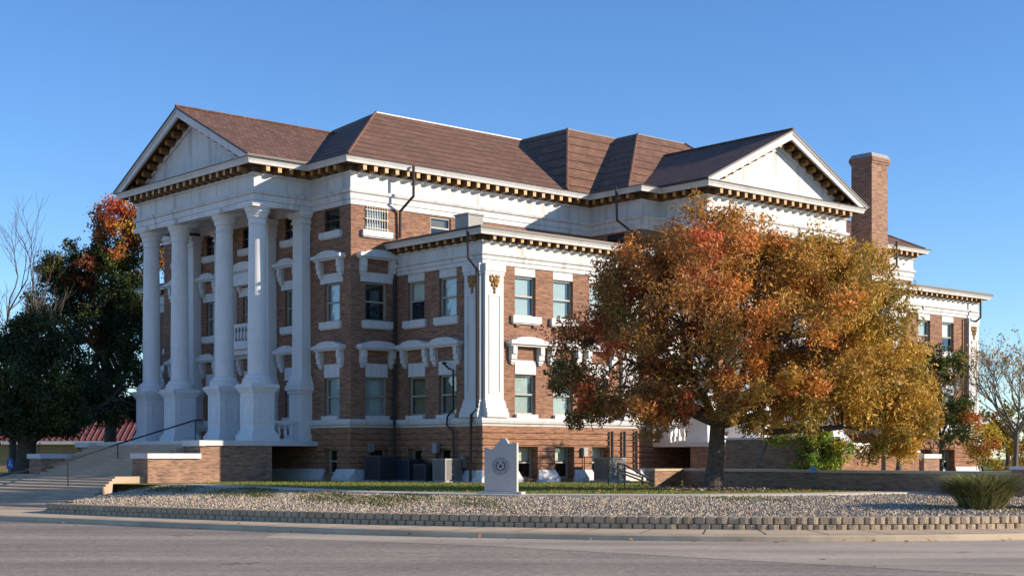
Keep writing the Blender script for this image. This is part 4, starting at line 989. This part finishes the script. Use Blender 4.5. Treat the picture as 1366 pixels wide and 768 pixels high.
bare('bare_tree', 'thin grey tree with few yellow leaves right of the far wing', (24.2, 71.0, .6), 7.4, .13, .62, seed=9, mat='barkpale', depth=5, n0=5, leafcol=[(OCH, 2), (GLD, 2), (OLV, 1)])
bare('bare_tree', 'tangled grey tree further back near the right edge', (29.5, 84.0, .6), 8.4, .15, .6, seed=12, mat='barkpale', depth=5, n0=5, leafcol=[(OCH, 2), (RUST, 1), (OLV, 1)])
def yel_col(q): return pick([(GLD * 1.1, 3), (YEL, 2), (ORG, 1)])
tree('yellow_sapling', 'bright yellow sapling beside the far corner of the courthouse', 'tree', (24.2, 76.0, .62), (0, 0, .7), .06, [(0, 0, 2.0, .9, .9, 1.2, 22, .42), (1.4, 0, 1.2, 1.1, .9, .8, 12, .4)], yel_col, 110, .075)
def back_col(q): return pick([(OLV, 3), (OCH, 1.5), (DKG, 2), (RUST, 1)])
for i, (x, y, h) in enumerate([(43, 128, 6), (50, 122, 7), (58, 130, 6.5), (66, 128, 7)]):
    tree('distant_tree', ['hazy olive tree far beyond the right corner', 'second olive tree far beyond the right corner', 'distant olive tree hidden past the right edge', 'farthest olive tree past the right edge'][i], 'tree', (x, y, .6), (0, 0, 1.8), .2,
         [(0, 0, h * .6, 3.2, 3, h * .33, 26, .95)], back_col, 120, .17, group='trees beyond the courthouse')

tree('scrub_bush', 'tangled olive brown scrub bush under the grey tree at right edge', 'bush', (27.3, 77.0, .6), (0, 0, .6), .07, [(0, 0, 1.7, 1.8, 1.6, 1.5, 30, .5), (1.9, 0, 2.2, 1.4, 1.4, 1.5, 18, .5)], back_col, 90, .08, bark='barkpale')
tree('scrub_bush', 'taller olive scrub bush further right with thin foliage', 'bush', (30.5, 80.0, .6), (0, 0, .8), .07, [(0, 0, 2.4, 1.8, 1.6, 2.0, 30, .55)], back_col, 80, .085, bark='barkpale')
# ornamental grass clump at the right end of the gravel bank
def clump(label, base, rad, h, n):
    r_ = rad * .35 * np.sqrt(rng.random(n)); a_ = rng.random(n) * 6.28; p0 = np.stack([r_ * np.cos(a_), r_ * np.sin(a_), np.zeros(n)], 1)
    o = a_ + rng.normal(0, .5, n); sp = rad * rng.random(n) ** .7; hh = h * rng.uniform(.55, 1.1, n)
    V = []; C = []; wd = .013; side = np.stack([-np.sin(o), np.cos(o), 0 * o], 1) * wd
    pts = []
    for t in (0, .45, .8, 1):
        pts.append(p0 + np.stack([np.cos(o) * sp * t ** 1.6, np.sin(o) * sp * t ** 1.6, hh * (1.25 * t - .45 * t ** 3)], 1))
    pal = np.array([(.17, .21, .055), (.24, .26, .08), (.12, .15, .045), (.48, .39, .19), (.34, .31, .13)]); c = pal[rng.integers(0, 5, n)] * rng.uniform(.7, 1.2, (n, 1))
    for i in range(3):
        w0, w1 = 1 - .3 * i, .7 - .3 * i; w1 = max(w1, .08)
        V.append(np.stack([pts[i] - side * w0, pts[i] + side * w0, pts[i + 1] + side * w1, pts[i + 1] - side * w1], 1)); C.append(c)
    o_ = colour_mesh('grass_clump', np.concatenate(V).reshape(-1, 3), 4, np.concatenate(C), M['leaf']); o_.location = base
    return tag(o_, label, 'ornamental grass')
clump('large green ornamental grass clump with straw blades at the right end', (11.45, 35.9, .42), 1.35, 1.05, 3000)
clump('lower grass clump at the right edge in front of the brick pier', (13.3, 36.4, .40), .8, .7, 1000)

# mulch ring under the big tree, fallen leaves
def ring_pos(n):
    a_ = rng.random(n) * 6.28; r_ = .45 + 1.35 * np.sqrt(rng.random(n)); return np.stack([6.55 + r_ * np.cos(a_), 48.1 + r_ * np.sin(a_) * 1.4, np.full(n, .71)], 1)
P_ = ring_pos(900); V, c = leaves([tuple(q) for q in P_], [.06] * 900, [np.array((.30, .24, .18)) * rng.uniform(.4, 1.2) for _ in P_], 3, .05, up=1.5)
tag(colour_mesh('mulch', V, 4, c, M['pebble']), 'ring of pale wood mulch round the base of the big tree', 'mulch', kind='stuff')
def fall_pos(n):
    return [(6.3 + rng.normal(0, 6), 46.5 + rng.normal(0, 3.5), .70) for _ in range(n)]
P_ = [q for q in fall_pos(500) if q[1] > 43]
for q in offs(KERB, -.12):
    if -14 < q[0] < 14: P_ += [(q[0] + rng.normal(0, .3), q[1] + rng.normal(-.05, .10), .02) for _ in range(1)]
P_ += [(rng.uniform(-8, 8), rng.uniform(22, 30), .02) for _ in range(4)] + [(rng.uniform(-9, 9), rng.uniform(32.6, 33.6) , .15) for _ in range(16)]; V, c = leaves(P_, [.05] * len(P_), [pick([(RUST, 1), (OCH, 2), (ORG, 1)]) for _ in P_], 1.4, .06, up=2.5)
tag(colour_mesh('fallen_leaves', V, 4, c, M['leaf']), 'scattered brown and orange leaves fallen on the lawn and along the kerb', 'leaves', kind='stuff')

# ================================================================== WALLS AND SMALL OBJECTS
def wall_run(t, p, q, z0, z1, th, capmat, wallmat, name='wall_panel'):
    L = math.dist(p, q); a_ = math.atan2(q[1] - p[1], q[0] - p[0]); m = MB(); m.box(0, L, 0, th, z0 - .3, z1 - .09); m.build(name, M[wallmat], t, (p[0] - t.location.x, p[1] - t.location.y, 0), a_)
    m = MB(); m.box(-.04, L + .04, -.05, th + .05, z1 - .088, z1); m.build('coping', M[capmat], t, (p[0] - t.location.x, p[1] - t.location.y, 0), a_)
pA, pB = (6.3, 54.3), (14.35, 42.3)
t = thing('low_wall', 'long low brown brick wall with pale coping behind the big tree', 'wall', (pA[0], pA[1], 0))
wall_run(t, pA, pB, .62, 1.30, .3, 'kerb', 'brick_dark')
pl = MB(); pl.box(-.22, .22, -.22, .22, .3, 1.36); pl.build('pier', M['brick_buff'], t, (pB[0] - pA[0] + .25, pB[1] - pA[1] - .1, 0), ANG)
pl = MB(); pl.box(-.27, .27, -.27, .27, 1.362, 1.45); pl.build('pier_cap', M['stone'], t, (pB[0] - pA[0] + .25, pB[1] - pA[1] - .1, 0), ANG)
t = thing('return_wall', 'short sunlit end of brick wall left of the tree trunk', 'wall', (5.16, 53.3, 0))
wall_run(t, (5.16, 53.3), (6.22, 54.23), .62, 1.30, .3, 'kerb', 'brick_buff')
t = thing('side_wall', 'sunlit brick wall running right from the wall pier', 'wall', (14.9, 42.6, 0))
wall_run(t, (14.85, 42.55), (21, 47.9), .5, 1.2, .3, 'kerb', 'brick_buff')
t = thing('court_wall', 'taller brown brick wall behind the shrub with stone coping', 'wall', (9.2, 63.5, 0))
wall_run(t, (9.2, 63.5), (13.4, 60.2), .6, 2.55, .3, 'stone', 'brick_dark')
wall_run(t, (13.45, 60.2), (17.6, 63.8), .6, 2.0, .3, 'stone', 'brick_base')

def ac_unit(label, u, v, w_, d_, h_, mat, group='air conditioners along the courthouse wall'):
    x, y, _ = bw(u, v); t = thing('ac_unit', label, 'air conditioner', (x, y, .64), ANG, group)
    m = MB(); m.box(-w_ / 2 - .12, w_ / 2 + .12, -d_ / 2 - .12, d_ / 2 + .12, -.05, .07); m.build('pad', M['grey'], t)
    b = MB(); z0, z1 = .09, h_ - .06
    for sx in (-1, 1):
        for sy in (-1, 1): b.box(min(sx * w_ / 2, sx * (w_ / 2 - .05)), max(sx * w_ / 2, sx * (w_ / 2 - .05)), min(sy * d_ / 2, sy * (d_ / 2 - .05)), max(sy * d_ / 2, sy * (d_ / 2 - .05)), z0 - .02, h_ - .04)
    b.box(-w_ / 2 - .01, w_ / 2 + .01, -d_ / 2 - .01, d_ / 2 + .01, h_ - .06, h_); b.box(-w_ / 2, w_ / 2, -d_ / 2, d_ / 2, .072, z0 + .03)
    b.build('casing', M[mat], t)
    c = MB(); c.box(-w_ / 2 + .05, w_ / 2 - .05, -d_ / 2 + .05, d_ / 2 - .05, z0, z1); c.build('coil', M['acdark'], t)
    l = MB(); n = int(w_ / .055)
    for k in range(n):
        x_ = -w_ / 2 + .05 + (k + .5) * (w_ - .1) / n
        l.box(x_ - .012, x_ + .012, -d_ / 2 + .004, -d_ / 2 + .05, z0 + .03, z1); l.box(x_ - .012, x_ + .012, d_ / 2 - .05, d_ / 2 - .004, z0 + .03, z1)
    n = int(d_ / .055)
    for k in range(n):
        y_ = -d_ / 2 + .05 + (k + .5) * (d_ - .1) / n
        l.box(-w_ / 2 + .004, -w_ / 2 + .05, y_ - .012, y_ + .012, z0 + .03, z1); l.box(w_ / 2 - .05, w_ / 2 - .004, y_ - .012, y_ + .012, z0 + .03, z1)
    l.build('louvres', M[mat], t)
    f = MB(); r_ = min(w_, d_) * .42
    for k in range(5): 
        rr = r_ * (k + 1) / 5; f.tube([(rr * math.cos(i * .3927), rr * math.sin(i * .3927), h_ + .012) for i in range(17)], .008, 4)
    f.lathe([(r_ * .2, h_), (r_ * .2, h_ + .02)], n=12); f.build('fan_grille', M['acdark'], t); return t
ac_unit('widest black air conditioner left of the round one under the wall box', -1.55, 4.95, 1.2, 1.1, 1.15, 'acdark')
ac_unit('blue grey air conditioner between the two black boxes', -.78, 3.95, .85, .85, .98, 'acblue')
ac_unit('smallest low black air conditioner right of the blue one', -.72, 2.85, .85, .85, .78, 'acdark')
ac_unit('pale grey air conditioner near the wing corner downspout', -.85, 1.35, .85, .85, 1.02, 'acgrey')
ac_unit('grey air conditioner standing in sun against the front wing', 6.05, -1.5, 1.0, 1.0, 1.06, 'acgrey')

def boxy(name, label, u, v, z, face, w_, h_, mat, cat='meter box'):
    x, y, _ = bw(u, v); t = thing(name, label, cat, (x, y, z), ANG + (0 if face == 's' else -R90), 'electric boxes on the basement wall')
    m = MB(); m.box(-w_ / 2, w_ / 2, -.16, 0, 0, h_); m.build('case', M[mat], t); m = MB(); m.box(-w_ / 2 + .02, w_ / 2 - .02, -.18, -.162, .03, h_ - .03); m.build('door', M[mat], t)
    m = MB(); m.tube([(0, -.07, -.002), (0, -.07, -z + .75)], .022, 6); m.build('conduit', M['pipe'], t)
boxy('meter_box', 'small grey electric box left above the black air conditioner', -1.5, 6.0, 1.95, 's', .26, .36, 'acgrey')
boxy('meter_box', 'round fronted pale electric meter box between basement windows', -.1, 2.95, 1.9, 'w', .34, .42, 'flash')
boxy('meter_box', 'grey switch box beside the pale air conditioner', -.1, 1.05, 1.25, 'w', .26, .5, 'acgrey')
boxy('meter_box', 'grey electric box on sunlit wall behind front air conditioner', 5.8, -.08, 1.75, 's', .28, .40, 'acgrey')

# granite marker
t = thing('stone_marker', 'grey granite marker with jagged peaked top and round carved seal', 'monument', (-.30, 41.75, .64), R(-13))
prof = [(-.47, .10), (.47, .10), (.47, 1.47), (.37, 1.475), (.27, 1.46), (.22, 1.46), (.17, 1.56), (.13, 1.60), (.05, 1.615), (-.04, 1.53), (-.13, 1.42), (-.20, 1.33), (-.27, 1.285), (-.36, 1.305), (-.47, 1.35)]
m = MB(); m.extr(prof, -.11, .11); m.build('slab', M['granite'], t)
m = MB(); m.box(-.62, .64, -.27, .27, -.1, .098); m.build('plinth', M['granite'], t)
m = MB()
def ringflat(m, cx, cz, r0, r1, y0, a0=0, a1=6.2832, n=32, mi=0):
    for k in range(n):
        A, B = a0 + (a1 - a0) * k / n, a0 + (a1 - a0) * (k + 1) / n
        m.face([(cx + r0 * math.cos(A), y0, cz + r0 * math.sin(A)), (cx + r1 * math.cos(A), y0, cz + r1 * math.sin(A)), (cx + r1 * math.cos(B), y0, cz + r1 * math.sin(B)), (cx + r0 * math.cos(B), y0, cz + r0 * math.sin(B))][::-1], mi)
ringflat(m, 0, .82, .235, .245, -.113); ringflat(m, 0, .82, .165, .172, -.113)
for k in range(30):
    A = k / 30 * 6.2832 + .05; ringflat(m, 0, .82, .185, .222, -.113, A, A + (.09 if k % 4 else .03), 2)
for k in range(11):      # wreath leaves
    for sg in (-1, 1):
        A = -1.45 + k * .26; x, z = sg * .125 * math.cos(A), .82 + .125 * math.sin(A); m.face([(x - .035, -.114, z), (x, -.114, z - .016), (x + .035, -.114, z + .006), (x, -.114, z + .02)])
star = []
for k in range(10):
    rr = .085 if k % 2 == 0 else .034; A = math.pi / 2 + k * math.pi / 5; star.append((rr * math.cos(A), -.1145, .82 + rr * math.sin(A)))
m.face(star); m.build('carved_seal', M['carved'], t)
m = MB()
for x in (-.17, .11): m.box(x, x + .07, -.118, -.111, .2, .52)
m.box(-.2, .21, -.118, -.111, .16, .2); m.build('relief_panel', M['granite'], t)

# pin-wheel garden stake with a blue top
t = thing('garden_stake', 'thin garden stake with blue flower top before the low wall', 'garden stake', (9.9, 48.6, .64))
m = MB(); m.tube([(0, 0, -.1), (0, 0, .66)], .016, 6); m.build('stick', plain('green_metal', (.05, .16, .11), .5), t)
m = MB()
for k in range(6):
    A = k * math.pi / 3; c_, s_ = math.cos(A), math.sin(A); m.hexa([(.02 * c_ - .03 * s_, -.03, .68 + .02 * s_ + .03 * c_), (.12 * c_ - .05 * s_, -.045, .68 + .12 * s_ + .05 * c_), (.12 * c_ + .04 * s_, -.04, .68 + .12 * s_ - .04 * c_), (.02 * c_ + .02 * s_, -.03, .68 + .02 * s_ - .02 * c_),
        (.02 * c_ - .03 * s_, -.015, .68 + .02 * s_ + .03 * c_), (.12 * c_ - .05 * s_, -.03, .68 + .12 * s_ + .05 * c_), (.12 * c_ + .04 * s_, -.025, .68 + .12 * s_ - .04 * c_), (.02 * c_ + .02 * s_, -.015, .68 + .02 * s_ - .02 * c_)])
m.build('flower', plain('blue_enamel', (.10, .30, .55), .4), t)

# handrail on the entrance steps
t = thing('handrail', 'black iron handrail running down the entrance steps', 'handrail', bw(-7, 14, 0)[:2] + (0,))
ox, oy = t.location.x, t.location.y
pts = [bw(-5.35, 14, 3.47), bw(-5.7, 14, 3.45), bw(-9.6, 14, 2.31), (-17.0, 56.5, 1.56), (-17.8, 49.5, .96)]
m = MB(); m.tube([(p[0] - ox, p[1] - oy, p[2]) for p in pts], .035, 8); m.build('rail', M['iron'], t)
for p, zf in ((pts[1], 2.40), (pts[2], .8), (pts[3], .55), (pts[4], .2)):
    m = MB(); m.tube([(p[0] - ox, p[1] - oy, zf - .1), (p[0] - ox, p[1] - oy, p[2])], .028, 6); m.build('post', M['iron'], t)
# railing at the basement stair by the front portico
t = thing('stair_railing', 'black metal railing round the basement stair left of the tree', 'railing', (4.6, 55.2, .64), ANG)
m = MB()
m.tube([(-.9, 0, .85), (-.55, 0, .8), (.9, -.2, .12)], .04, 6); m.tube([(-.9, 0, .5), (-.55, 0, .45), (.7, -.2, .05)], .035, 6); m.tube([(-.9, .5, .75), (.95, .5, .3)], .035, 6); m.build('rail', M['iron'], t)
for x, y, h in ((-.9, 0, .85), (-.55, 0, .8), (.3, -.12, .45), (-.9, .5, .75), (.9, .5, .35)):
    m = MB(); m.tube([(x, y, -.1), (x, y, h)], .03, 6); m.build('post', M['iron'], t)

# red roofed building and parking sign at far left
t = thing('red_roofed_building', 'low tan building with ribbed red metal roof behind the oaks', 'building', (-35, 112, .5))
tw = plain('tan_wall', (.40, .29, .17), .85, .15, 1.0); rr_ = plain('red_metal_roof', (.22, .075, .06), .5, .12, 2)
m = MB(); m.box(-14, 11, 0, 12, -.5, 2.2); m.build('wall', tw, t)
m = MB(); m.box(-14.6, 11.6, -.7, 12.7, 2.2, 2.45); m.build('fascia', M['stone'], t)
m = MB(); A = [(-14.6, -.7, 2.46), (11.6, -.7, 2.46), (11.6, 12.7, 2.46), (-14.6, 12.7, 2.46)]; p, q = (-8, 6, 6.0), (5.5, 6, 6.0)
m.face([A[0], A[1], q, p]); m.face([A[1], A[2], q]); m.face([A[2], A[3], p, q]); m.face([A[3], A[0], p])
for k in range(60):
    x = -14.3 + k * .44; tx = min(max((x + 14.6) / 6.6, 0), 1); t2 = min(max((11.6 - x) / 6.1, 0), 1); e = min(tx, t2)
    if e > .05: m.tube([(x, -.7, 2.5), (x, -.7 + 6.7 * e, 2.5 + 3.54 * e)], .045, 4)
m.build('roof', rr_, t)
for x in (-9, -5, -1, 3, 7):
    m = MB(); m.box(x - .05, x + .05, -.12, -.01, -.5, 2.2); m.build('downspout', M['flash'], t)
t = thing('parking_sign', 'small blue accessible parking sign near the live oak trunk', 'sign', (-24.7, 72.6, .7))
m = MB(); m.tube([(0, .03, -.2), (0, .03, 1.0)], .025, 6); m.build('post', M['flash'], t)
bs = plain('sign_blue', (.02, .10, .45), .4); ws = plain('sign_white', (.8, .8, .8), .4)
m = MB(); m.box(-.16, .16, -.012, .0, .45, .92); m.build('panel', bs, t)
m = MB(); ringflat(m, .0, .64, .062, .085, -.015, 2.2, 6.4, 16); ringflat(m, -.01, .84, 0, .03, -.015, n=10)
m.face([(-.03, -.015, .80), (.0, -.015, .80), (.0, -.015, .66), (-.03, -.015, .66)]); m.face([(-.0, -.015, .70), (.08, -.015, .70), (.08, -.015, .675), (0, -.015, .675)]); m.face([(.06, -.015, .68), (.085, -.015, .68), (.12, -.015, .57), (.095, -.015, .57)]); m.build('wheelchair_symbol', ws, t)
